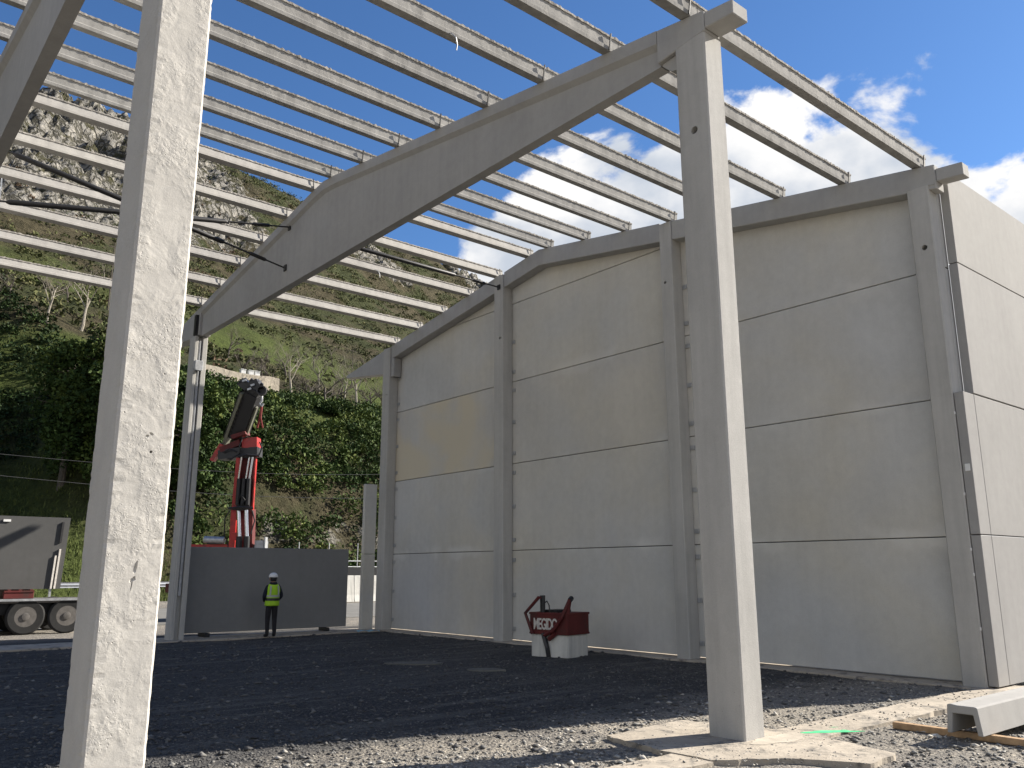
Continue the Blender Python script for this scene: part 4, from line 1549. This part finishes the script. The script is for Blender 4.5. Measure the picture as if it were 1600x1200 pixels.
part(cwarm([(-.06, .93, .48), (-.08, 1.12, .92), (-.04, .76, 1.27), (.05, .72, 1.25)], .038), 'arm', M['oxide'], cwr)
part(cwarm([(.05, .72, .9), (.05, .72, 1.31)], .06), 'post', M['steel'], cwr)
part(cwarm([(.05, .70, 1.12), (.05, .60, 1.19), (.05, .54, 1.10), (.05, .52, .95)], .014), 'hose', M['black'], cwr)
part(cwarm([(-.06, .60, .46), (-.09, .34, .56), (-.06, .10, .86), (.02, -.06, 1.24)], .042), 'arm', M['oxide'], cwr)
part(cwarm([(.03, .02, .9), (.03, -.05, 1.24)], .045), 'post', M['oxide'], cwr)
part(cwarm([(.0, -.07, 1.22), (.08, -.07, 1.27)], .055), 'pin', M['steel'], cwr)
part(cwarm([(-.05, .64, .50), (-.06, .52, .20), (-.03, .50, -.02)], .05), 'leg', M['black'], cwr)
part(cwarm([(-.05, .30, .50), (-.05, .48, .38)], .05), 'bracket', M['oxide'], cwr)
fc = bpy.data.curves.new('lettering', 'FONT')
fc.body = 'MEGIDO'
fc.size = .30
fc.extrude = .003
fc.offset = .006
fc.space_character = .86
tob = bpy.data.objects.new('lettering', fc)
COL.objects.link(tob)
bpy.context.view_layer.update()
me = bpy.data.meshes.new_from_object(tob.evaluated_get(bpy.context.evaluated_depsgraph_get()))
bpy.data.objects.remove(tob)
xs = [v.co.x for v in me.vertices]
w_ = max(xs) - min(xs)
k_ = .66 / w_
for v in me.vertices:
    p = Vector((-.0265 - v.co.z, CL - .10 - (v.co.x - min(xs)) * k_, .585 + v.co.y * 1.12))
    v.co = Tm @ p - Vector(cwr.location)
me.name = 'lettering'
me.materials.append(M['letter'])
lt = bpy.data.objects.new('lettering', me)
COL.objects.link(lt)
lt.parent = cwr

# ------------------------------------------------------------------ inverted channel on battens
ch = MB()
prof = [(4.10, .09), (4.155, .09), (4.185, .30), (4.40, .30), (4.425, .09), (4.475, .09), (4.452, .385), (4.42, .395), (4.35, .385), (4.16, .385), (4.135, .375)]
ch.prism(prof, 'x', 10.02, 15.6, 0.006)
tag(ch.build('concrete_channel', M['side'], None, (12, 4.3, .1)), 'upside down U shaped concrete beam lying on timber battens', 'beam')
part_l = ['longer timber batten under the end of the upside down concrete beam', 'timber batten under the middle of the upside down concrete beam']
mb = MB().box(10.22, 10.32, 3.55, 5.2, .012, .085, .006)
tag(mb.build('timber_batten', M['timber'], None, (10.27, 4.4, 0)), part_l[0], 'batten', 'timber battens on the gravel')
mb = MB().box(13.6, 13.7, 3.6, 5.0, .012, .085, .006)
tag(mb.build('timber_batten', M['timber'], None, (13.65, 4.3, 0)), part_l[1], 'batten', 'timber battens on the gravel')
# scrap of film, blue sheet
mb = MB()
g = [(9.98 + .05 * i, 4.62 - .03 * i + .02 * (j % 2), .03 + .03 * math.sin(i * 1.7 + j)) for i in range(4) for j in range(3)]
mb.add(g, [(i * 3 + j, i * 3 + j + 1, (i + 1) * 3 + j + 1, (i + 1) * 3 + j) for i in range(3) for j in range(2)])
tag(mb.build('plastic_scrap', M['white'], None, (10, 4.6, 0)), 'small scrap of pale plastic film beside the upside down beam', 'scrap')
mb = MB()
g = [(13.35 + .10 * i, 23.25 + .10 * j - .05 * i, .05 + .05 * abs(math.sin(i * 2.1 + j * 1.3))) for i in range(7) for j in range(4)]
mb.add(g, [(i * 4 + j, i * 4 + j + 1, (i + 1) * 4 + j + 1, (i + 1) * 4 + j) for i in range(6) for j in range(3)])
tag(mb.build('plastic_sheet', M['blue_film'], None, (13.6, 23.3, 0)), 'crumpled blue plastic sheet at the foot of the end gable column', 'sheet')

# ------------------------------------------------------------------ flatbed trailer with a leaning panel
tr = empty('flatbed_trailer', (4, 30.4, 0), 'flatbed trailer with big black wheels at the left edge', 'trailer')
mb = MB()
mb.box(-6, 7.3, 29.35, 31.7, .93, 1.03, .01)
part(mb, 'deck', M['hub'], tr)
mb = MB().box(-6, 7.3, 29.30, 29.345, .99, 1.06)
part(mb, 'edge_rail', M['galv'], tr)
mb = MB()
mb.box(-6, 7.2, 29.75, 29.95, .58, .928)
mb.box(-6, 7.2, 31.1, 31.3, .58, .928)
part(mb, 'chassis', M['black'], tr)
wheel_proto = None
for i, wx in enumerate((2.95, 4.22, 5.49, 6.62)):
    for wy, dr in ((29.36, -1), (31.38, 1)):
        if wheel_proto is None:
            w0 = MB().lathe([(.30, -.13), (.48, -.14), (.53, -.09), (.53, .09), (.48, .14), (.30, .13)], (0, 0, 0), (0, 1, 0), 32, 0, False).build('wheel', M['rubber'], None, (0, 0, 0), True)
            w0.parent = tr
            h0 = MB().lathe([(.30, -.128), (.285, -.10), (.19, -.075), (.17, -.10), (.115, -.115), (.11, -.155), (.06, -.165)], (0, 0, 0), (0, 1, 0), 24)
            for k in range(10):
                a = k * math.pi / 5
                h0.lathe([(.014, -.11), (.014, -.09)], (math.cos(a) * .145, 0, math.sin(a) * .145), (0, 1, 0), 6)
            h0 = h0.build('rim', M['hub'], None, (0, 0, 0), True)
            h0.parent = w0
            wheel_proto = w0
            w = w0
        else:
            w = wheel_proto.copy()
            COL.objects.link(w)
            hh = wheel_proto.children[0].copy()
            COL.objects.link(hh)
            hh.parent = w
            w.parent = tr
        w.location = (wx - 4, wy - 30.4 + .12, .53)
        w.rotation_euler = (0, 0, 0 if dr < 0 else math.pi)
mb = MB()
mb.box(3.6, 4.75, 29.55, 29.75, 1.04, 1.30, .01)
mb.box(4.85, 5.65, 29.40, 29.62, 1.06, 1.27, .01)
mb.box(4.85, 5.65, 29.38, 29.398, 1.25, 1.30)
for xx in (5.0, 5.3, 5.6):
    mb.box(xx - .04, xx + .04, 29.5, 31.2, 1.03, 1.33)
part(mb, 'bunk', M['oxide'], tr)
# the panel, upright and slightly leaning back
Y0 = 29.72


def lean(p):
    return Vector((p[0] + (p[2] - 1.36) * .06, p[1] + (p[2] - 1.36) * .10, p[2]))


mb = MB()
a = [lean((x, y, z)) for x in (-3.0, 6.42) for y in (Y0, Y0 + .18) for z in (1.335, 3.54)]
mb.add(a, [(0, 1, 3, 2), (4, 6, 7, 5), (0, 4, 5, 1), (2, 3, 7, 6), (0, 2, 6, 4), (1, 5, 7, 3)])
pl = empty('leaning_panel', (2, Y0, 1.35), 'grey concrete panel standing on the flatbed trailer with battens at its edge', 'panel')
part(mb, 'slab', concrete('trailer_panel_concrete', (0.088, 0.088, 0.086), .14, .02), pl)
for xx, zz in ((6.12, 2.35), (6.22, 2.55)):
    mb = MB()
    a = [lean((x, y, z)) for x in (xx, xx + .05) for y in (Y0 - .06, Y0 - .004) for z in (1.34, zz)]
    mb.add(a, [(0, 1, 3, 2), (4, 6, 7, 5), (0, 4, 5, 1), (2, 3, 7, 6), (0, 2, 6, 4), (1, 5, 7, 3)])
    part(mb, 'edge_batten', M['letter'], pl)
mb = MB()
a = [lean((x, y, z)) for x in (6.19, 6.25) for y in (Y0 - .05, Y0 - .004) for z in (2.75, 3.4)]
mb.add(a, [(0, 1, 3, 2), (4, 6, 7, 5), (0, 4, 5, 1), (2, 3, 7, 6), (0, 2, 6, 4), (1, 5, 7, 3)])
part(mb, 'steel_insert', M['steel'], pl)
mb = MB()
a = [lean((x, y, z)) for x in (4.55, 4.75) for y in (Y0 - .04, Y0 - .004) for z in (3.36, 3.43)]
mb.add(a, [(0, 1, 3, 2), (4, 6, 7, 5), (0, 4, 5, 1), (2, 3, 7, 6), (0, 2, 6, 4), (1, 5, 7, 3)])
part(mb, 'lifting_plate', M['white'], pl)

# guard rail along the road, concrete barrier
gr = empty('guard_rail', (10, 46, 0), 'galvanised road guard rail in front of the grassy bank', 'guard rail')
mb = MB()
mb.prism([(45.9, .55), (45.94, .60), (45.90, .68), (45.94, .76), (45.90, .82), (45.87, .82), (45.90, .76), (45.86, .68), (45.90, .60), (45.87, .55)], 'x', -15, 18.5)
for o_ in [mb]:
    o_.v = [(x, y, z + .55) for x, y, z in o_.v]
part(mb, 'rail', M['galv'], gr)
pst = None
for i in range(17):
    px_ = -14.5 + 2 * i
    if pst is None:
        pst = part(MB().box(-14.55, -14.45, 45.95, 46.05, -.2, 1.42), 'post', M['galv'], gr)
        p0 = pst.location.copy()
    else:
        k = pst.copy()
        COL.objects.link(k)
        k.parent = gr
        k.location = p0 + Vector((2 * i, 0, 0))
cb = empty('road_barrier', (30, 47.5, 0), 'pale concrete barrier with dark band and rails behind the corner panel', 'barrier')
for i in range(10):
    x0 = 19 + 2.6 * i
    part(MB().prism([(47.2, .02), (47.7, .02), (47.6, .45), (47.52, 1.62), (47.38, 1.62), (47.3, .45)], 'x', x0, x0 + 2.57, .015), 'barrier_block', M['cw'], cb)
mb = MB()
mb.box(19, 45, 47.43, 47.47, 1.62, 2.10)
part(mb, 'dark_band', M['black'], cb)  # plain black strip along the top of the blocks
mb = MB()
mb.tube([(19, 47.45, 2.15), (45, 47.45, 2.15)], .03, 6)
mb.tube([(19, 47.45, 2.5), (45, 47.45, 2.5)], .03, 6)
for i in range(14):
    mb.tube([(19 + 2 * i, 47.45, 2.1), (19 + 2 * i, 47.45, 3.6)], .03, 6)
part(mb, 'top_rail', M['galv'], cb)

# ------------------------------------------------------------------ crane on its truck
CY = 33.0
Cb = Vector((12.95, CY, 0))
yaw_c = yaw - math.pi / 2
cm = Matrix.Translation(Cb) @ Matrix.Rotation(yaw_c, 4, 'Z')   # local x = to the right of the view, y = away, z = up
cr = empty('loader_crane', Cb, 'red knuckle boom loader crane with black folded outer boom', 'crane')


class CB(MB):
    pass


def cbar(mb, p0, p1, w0, d0, w1, d1, mi=0):
    """tapered square bar between two points, width across and depth along y"""
    p0, p1 = Vector(p0), Vector(p1)
    ax = (p1 - p0).normalized()
    sd = ax.cross(Vector((0, 1, 0))).normalized()
    dp = sd.cross(ax).normalized()
    vs = []
    for p, w, d in ((p0, w0, d0), (p1, w1, d1)):
        for a_, b_ in ((-1, -1), (1, -1), (1, 1), (-1, 1)):
            vs.append(cm @ (p + sd * a_ * w / 2 + dp * b_ * d / 2))
    mb.add(vs, [(0, 1, 2, 3), (4, 7, 6, 5), (0, 4, 5, 1), (1, 5, 6, 2), (2, 6, 7, 3), (3, 7, 4, 0)], mi)
    return mb


def ctube(mb, pts, r_, n=10):
    mb.tube([cm @ Vector(p) for p in pts], r_, n)
    return mb


mb = MB()
cbar(mb, (.58, .35, 1.4), (.58, .35, 2.9), .9, .8, .85, .8)
cbar(mb, (.58, .30, 2.9), (.58, .25, 4.3), .70, .40, .62, .40)
part(mb, 'base_column', M['oxide'], cr)
part(cbar(MB(), (.24, .02, 2.6), (.24, -.05, 4.3), .24, .5, .22, .5), 'base_side_plate', M['red'], cr)
part(cbar(MB(), (.36, -.34, 3.05), (.36, -.36, 3.35), .22, .12, .22, .12), 'end_plate', M['red'], cr)
part(cbar(MB(), (.60, .0, 4.2), (.66, -.12, 6.35), .62, .26, .54, .30), 'main_boom', M['oxide'], cr)
part(cbar(MB(), (.24, -.05, 4.2), (.34, -.25, 6.3), .18, .5, .16, .5), 'boom_side_plate', M['red'], cr)
part(cbar(MB(), (.95, -.15, 4.25), (1.0, -.33, 6.25), .05, .16, .05, .16), 'boom_side_plate', M['red'], cr)
for xx in (.56, .86):
    part(ctube(MB(), [(xx, -.38, 3.2), (xx - .10, -.40, 4.3)], .075, 12), 'lift_rod', M['chrome'], cr, True)
    part(ctube(MB(), [(xx + .02, -.38, 2.4), (xx, -.38, 3.2)], .115, 12), 'lift_cylinder', M['black'], cr, True)
part(cbar(MB(), (.61, -.30, 4.38), (.63, -.38, 5.45), .52, .14, .48, .14), 'cylinder_bracket', M['black'], cr)
for xx in (.42, .61, .80):
    part(ctube(MB(), [(xx, -.44, 4.42), (xx + .02, -.50, 5.45)], .085, 10), 'knuckle_cylinder', M['black'], cr, True)
for x0_, x1_ in ((.40, .49), (.70, .80), (.83, .93)):
    part(ctube(MB(), [(x0_, -.46, 5.45), (x1_, -.54, 6.3)], .038, 8), 'knuckle_rod', M['chrome'], cr, True)
hoses = []
for zc, x0_, x1_ in ((4.28, .10, 1.04), (6.34, .34, 1.14)):
    for k in range(3):
        hoses.append(([(x0_, -.40 - .05 * k, zc), ((x0_ + x1_) / 2, -.56 - .05 * k, zc + .05 * k - .06), (x1_, -.40 - .05 * k, zc + .02)], .042))
hoses += [([(.10, -.35, 4.2), (-.08, -.3, 3.9), (-.10, -.2, 3.3), (.08, -.1, 2.8)], .028), ([(1.0, -.35, 4.2), (1.10, -.3, 3.8), (.98, -.3, 3.3)], .028),
          ([(1.10, -.3, 6.4), (1.20, -.3, 6.7), (1.06, -.2, 6.95)], .03), ([(-.40, -.1, 6.35), (.0, -.4, 6.22), (.36, -.5, 6.42)], .035),
          ([(.45, -.52, 4.55), (.60, -.62, 4.80), (.75, -.58, 4.6), (.62, -.56, 4.45)], .03), ([(.42, -.55, 6.45), (.40, -.62, 6.75), (.45, -.5, 7.05), (.7, -.4, 7.16)], .028),
          ([(-.3, -.45, 6.5), (.0, -.6, 6.62), (.25, -.5, 6.52)], .028)]
for q_, w in hoses:
    part(ctube(MB(), q_, w, 7), 'hose', M['black'], cr, True)
part(cbar(MB(), (-.50, -.05, 6.42), (.40, -.15, 6.50), .36, .6, .42, .7), 'knuckle_block', M['black'], cr)
part(cbar(MB(), (.36, -.1, 6.52), (1.08, -.15, 6.55), .34, .6, .36, .6), 'knuckle_pin', M['black'], cr)
part(cbar(MB(), (.42, -.15, 6.88), (1.02, -.15, 6.92), .40, .55, .42, .55), 'knuckle_head', M['red'], cr)
part(cbar(MB(), (-.45, -.20, 6.62), (.36, -.28, 6.92), .22, .35, .24, .4), 'knuckle_arm', M['oxide'], cr)  # knuckle shade put into this arm's darker red
part(cbar(MB(), (.05, -.38, 7.10), (.62, -.42, 7.28), .16, .5, .14, .5), 'saddle', M['oxide'], cr)
b0, b1 = Vector((.02, .10, 6.95)), Vector((1.13, -1.35, 8.90))
ax = (b1 - b0).normalized()


def boom(mb, t0, t1, w, d, off=(0, 0, 0), taper=1.0):
    o_ = Vector(off)
    cbar(mb, b0 + ax * t0 + o_, b0 + ax * t1 + o_, w, d, w * taper, d * taper)
    return mb


L_ = (b1 - b0).length
part(boom(MB(), 0.25, L_ - .20, .56, .56), 'outer_boom', M['black'], cr)
part(boom(MB(), L_ - .195, L_ + .05, .52, .48), 'inner_section', M['steel'], cr)
part(boom(MB(), -.25, L_ - .30, .11, .40, (-.35, -.12, .10)), 'side_rail', M['olive'], cr)
part(boom(MB(), .2, L_ - .25, .05, .5, (-.44, .02, .16)), 'edge_rail', M['black'], cr)
part(boom(MB(), .5, L_ - .75, .07, .12, (.32, -.15, -.14)), 'lower_rail', M['olive'], cr)
for k in range(9):
    p = b0 + ax * (.35 + .2 * k) + Vector((-.26, -.33, .04))
    part(cbar(MB(), p, p + ax * .09, .05, .02, .05, .02), 'rail_slot', M['black'], cr)
part(cbar(MB(), (-.80, -.15, 6.20), (-.42, -.2, 6.86), .15, .3, .17, .3), 'rail_foot', M['red'], cr)
h0 = b0 + ax * (L_ - .30)
part(cbar(MB(), h0 + Vector((-.42, 0, .28)), h0 + Vector((-.22, -.05, .55)), .42, .55, .38, .5), 'boom_head', M['black'], cr)
part(cbar(MB(), h0 + Vector((-.05, -.08, .22)), h0 + Vector((.30, -.12, .42)), .50, .5, .44, .5), 'head_block', M['black'], cr)
for dx, dz in ((-.50, .50), (-.30, .62), (-.05, .60), (.18, .54), (.36, .42)):
    q_ = h0 + Vector((dx, -.22, dz))
    part(ctube(MB(), [q_ - Vector((.06, 0, .10)), q_ + Vector((.04, -.04, 0))], .06, 8), 'head_pin', M['black'], cr, True)
c0 = Vector((1.40, -1.42, 8.80))
q0 = cm @ c0
q1 = (cm @ (c0 + Vector((.10, -1, -.05)))) - q0
part(MB().lathe([(.20, 0), (.20, .20), (.14, .20), (.14, .02)], q0, q1, 16), 'pulley_ring', M['steel'], cr, True)
for dx, dz in ((-.36, .38), (-.14, .04), (-.02, .20)):
    p = h0 + Vector((dx, -.40, dz + .1))
    part(cbar(MB(), p, p + Vector((.15, 0, .05)), .075, .04, .075, .04), 'fitting', M['galv'], cr)
hk = Vector((1.40, -1.42, 8.62))
mb = MB()
ctube(mb, [hk, hk + Vector((.02, 0, -.22)), hk + Vector((-.06, 0, -.34)), hk + Vector((.03, 0, -.44)), hk + Vector((.09, 0, -.32))], .045, 8)
part(mb, 'hook', M['galv'], cr, True)
part(ctube(MB(), [hk + Vector((.02, 0, -.40)), hk + Vector((-.02, 0, -.9)), hk + Vector((-.10, 0, -1.30))], .040, 6), 'sling', M['sling'], cr, True)
part(ctube(MB(), [hk + Vector((.03, .03, -.40)), hk + Vector((.01, 0, -.9)), hk + Vector((.12, 0, -1.30))], .034, 6), 'sling', M['sling'], cr, True)

# the carrier truck under the crane, mostly behind the hanging panel
ct = empty('crane_truck', (12.5, CY + .6, 0), 'red decked crane truck hidden behind the dark grey panel', 'truck')
mb = MB()
mb.box(11.3, 14.6, CY - .3, CY + 1.9, 1.05, 1.4, .02)
part(mb, 'bed', M['oxide'], ct)
part(cbar(MB(), (-1.75, .1, 2.86), (.12, .1, 2.86), .10, .14, .10, .14), 'deck_rail', M['red'], ct)
for xx in (-1.6, -.7, .0):
    part(cbar(MB(), (xx, .1, 1.3), (xx, .1, 2.81), .08, .08, .08, .08), 'stanchion', M['oxide'], ct)
part(ctube(MB(), [(-.92, -.05, 3.09), (-.12, -.05, 3.06)], .135, 16), 'air_tank', M['galv'], ct, True)
part(cbar(MB(), (-.8, .0, 2.935), (-.2, .0, 2.935), .04, .2, .04, .2), 'tank_cradle', M['steel'], ct)
part(cbar(MB(), (1.28, .1, 1.4), (1.28, .1, 3.05), .36, .5, .34, .5), 'side_box', M['film_grey'], ct)
part(cbar(MB(), (1.52, .0, 1.4), (1.50, .0, 3.18), .07, .3, .05, .3), 'side_stake', M['galv'], ct)
for i, wx in enumerate((12.0, 13.9)):
    mb = MB()
    mb.lathe([(.3, -.14), (.5, -.14), (.53, -.09), (.53, .09), (.5, .14), (.3, .14)], (wx, CY, .53), (0, 1, 0), 24, 0, False)
    w = part(mb, 'wheel', M['rubber'], ct, True)
    mb = MB().lathe([(.29, -.13), (.15, -.1), (.12, -.16), (.05, -.17)], (wx, CY, .53), (0, 1, 0), 16)
    h_ = mb.build('rim', M['hub'], None, root_world(ct))
    h_.location = (0, 0, 0)
    h_.parent = w
mb = MB().box(11.4, 14.5, CY + .9, CY + 1.1, .55, 1.048)
part(mb, 'chassis', M['black'], ct)


# ------------------------------------------------------------------ person
def person(loc, rz):
    root = empty('person', loc, 'person in lime vest and white helmet seen from behind, facing the grey panel', 'person', None, rz)
    V, Eg, Rr = [], [], []

    def add(p, r_, par=None):
        V.append(p)
        Rr.append(r_ if isinstance(r_, tuple) else (r_, r_))
        if par is not None:
            Eg.append((par, len(V) - 1))
        return len(V) - 1
    pel = add((0, 0, .93), (.155, .11))
    sp = add((0, -.01, 1.10), (.145, .105), pel)
    chs = add((0, -.02, 1.30), (.165, .115), sp)
    nb = add((0, -.02, 1.45), (.075, .07), chs)
    nk = add((0, .0, 1.52), (.055, .055), nb)
    hd = add((0, .02, 1.60), (.082, .095), nk)
    add((0, .02, 1.69), (.07, .085), hd)
    add((0, .115, 1.585), (.018, .02), hd)      # nose
    for sx in (-1, 1):
        sh = add((sx * .165, -.02, 1.385), .072, chs)
        eb = add((sx * .255, -.05, 1.13), .056, sh)
        wr = add((sx * .20, .13, 1.00), .038, eb)
        pm_ = add((sx * .165, .20, .985), (.042, .022), wr)
        for k in range(4):
            f0 = add((sx * (.185 - .022 * k), .265, .992 - .008 * k), .010, pm_)
            add((sx * (.165 - .018 * k), .305 - .006 * abs(k - 1.5), .965), .008, f0)
        t0 = add((sx * .135, .215, 1.015), .011, pm_)
        add((sx * .112, .25, 1.01), .009, t0)
        hp_ = add((sx * .085, 0, .86), (.098, .10), pel)
        kn = add((sx * .100, .015, .48), (.068, .072), hp_)
        an = add((sx * .105, -.02, .10), (.05, .055), kn)
        he = add((sx * .105, -.03, .045), (.045, .045), an)
        add((sx * .125, .16, .04), (.047, .035), he)
    me = bpy.data.meshes.new('body')
    me.from_pydata(V, Eg, [])
    ob = bpy.data.objects.new('body', me)
    COL.objects.link(ob)
    sk = ob.modifiers.new('skin', 'SKIN')
    sk.use_smooth_shade = True
    for i, d in enumerate(me.skin_vertices[0].data):
        d.radius = Rr[i]
        d.use_root = (i == 0)
    sb = ob.modifiers.new('sub', 'SUBSURF')
    sb.levels = sb.render_levels = 2
    bpy.context.view_layer.update()
    bme = bpy.data.meshes.new_from_object(ob.evaluated_get(bpy.context.evaluated_depsgraph_get()))
    bpy.data.objects.remove(ob)
    bme.name = 'body'
    bme.materials.clear()
    for m in (M['navy'], M['trouser'], M['skin'], M['black']):
        bme.materials.append(m)
    for p in bme.polygons:
        c = p.center
        if c.z > 1.50 or (c.y > .155 and .9 < c.z < 1.08):
            p.material_index = 2
        elif c.z < .11:
            p.material_index = 3
        elif c.z < .95 and abs(c.x) < .2 and c.y < .15:
            p.material_index = 1
        else:
            p.material_index = 0
        p.use_smooth = True
    body = bpy.data.objects.new('body', bme)
    COL.objects.link(body)
    body.parent = root

    def loft(rings, n=28):
        mb = MB()
        vs = []
        for z_, rx, ry, oy in rings:
            for k in range(n):
                a = 2 * math.pi * k / n
                # squarish ellipse
                ca, sa = math.cos(a), math.sin(a)
                vs.append((rx * math.copysign(abs(ca) ** .8, ca), oy + ry * math.copysign(abs(sa) ** .8, sa), z_))
        fs = [(i * n + k, i * n + (k + 1) % n, (i + 1) * n + (k + 1) % n, (i + 1) * n + k) for i in range(len(rings) - 1) for k in range(n)]
        mb.add(vs, fs)
        return mb
    v = loft([(.86, .205, .150, 0), (.90, .205, .150, 0), (1.0, .195, .145, 0), (1.15, .190, .142, -.01), (1.28, .198, .145, -.02), (1.38, .19, .135, -.02), (1.44, .155, .11, -.02), (1.475, .105, .085, -.02)])
    vo = v.build('vest', M['vest'], None, (0, 0, 0), True)
    vo.parent = root
    sm_ = vo.modifiers.new('thick', 'SOLIDIFY')
    sm_.thickness = .008
    bd = loft([(1.10, .199, .152, -.005), (1.16, .199, .152, -.01)]).build('reflective_band', M['band'], None, (0, 0, 0), True)
    bd.parent = vo
    bd2 = loft([(1.00, .2015, .1515, 0), (1.075, .199, .150, 0)]).build('belt', M['black'], None, (0, 0, 0), True)
    bd2.parent = vo
    for sx in (-1, 1):
        m_ = MB()
        for y_, sgn in ((-.172, -1),):
            m_.add([(sx * .10, -.166, 1.16), (sx * .145, -.160, 1.16), (sx * .135, -.158, 1.30), (sx * .092, -.170, 1.30), (sx * .125, -.135, 1.42), (sx * .085, -.142, 1.42)],
                   [(0, 1, 2, 3), (3, 2, 4, 5)])
        s_ = m_.build('reflective_strap', M['band'])
        s_.parent = vo
    hb = MB()
    prof = []
    for k in range(9):
        a = k / 8 * math.pi / 2
        prof.append((.128 * math.cos(a) + .002, .125 * math.sin(a)))
    hb.lathe([(.12, -.012)] + prof, (0, .015, 1.665), (0, 0, 1), 24)
    hb.v = [(x, (y - .015) * 1.16 + .015, z) for x, y, z in hb.v]
    hb.add([(-.10, .12, 1.655), (.10, .12, 1.655), (.07, .215, 1.645), (-.07, .215, 1.645), (-.10, .12, 1.668), (.10, .12, 1.668), (.07, .215, 1.655), (-.07, .215, 1.655)],
           [(0, 1, 2, 3), (4, 7, 6, 5), (0, 4, 5, 1), (1, 5, 6, 2), (2, 6, 7, 3), (3, 7, 4, 0)])
    ho = hb.build('helmet', M['white'], None, (0, 0, 0), True)
    ho.parent = root
    hr = loft([(1.545, .078, .085, .0), (1.60, .088, .102, .0), (1.66, .092, .112, .01)]).build('hair', M['black'], None, (0, 0, 0), True)
    hr.location = (0, -.018, 0)
    hr.parent = root
    hoodm = loft([(1.435, .125, .105, -.02), (1.475, .115, .10, -.03), (1.52, .085, .085, -.03)]).build('collar', M['navy'], None, (0, 0, 0), True)
    hoodm.parent = root
    ears = MB()
    for sx in (-1, 1):
        ears.tube([(sx * .082, .02, 1.575), (sx * .10, .01, 1.60), (sx * .098, .012, 1.63)], [.008, .02, .012], 8)
    eo = ears.build('ears', M['skin'], None, (0, 0, 0), True)
    eo.parent = root
    return root


person((10.62, 23.44, .03), R(-6))

print('objects', len(bpy.data.objects), 'tris', sum(len(o.data.polygons) for o in bpy.data.objects if o.type == 'MESH'))
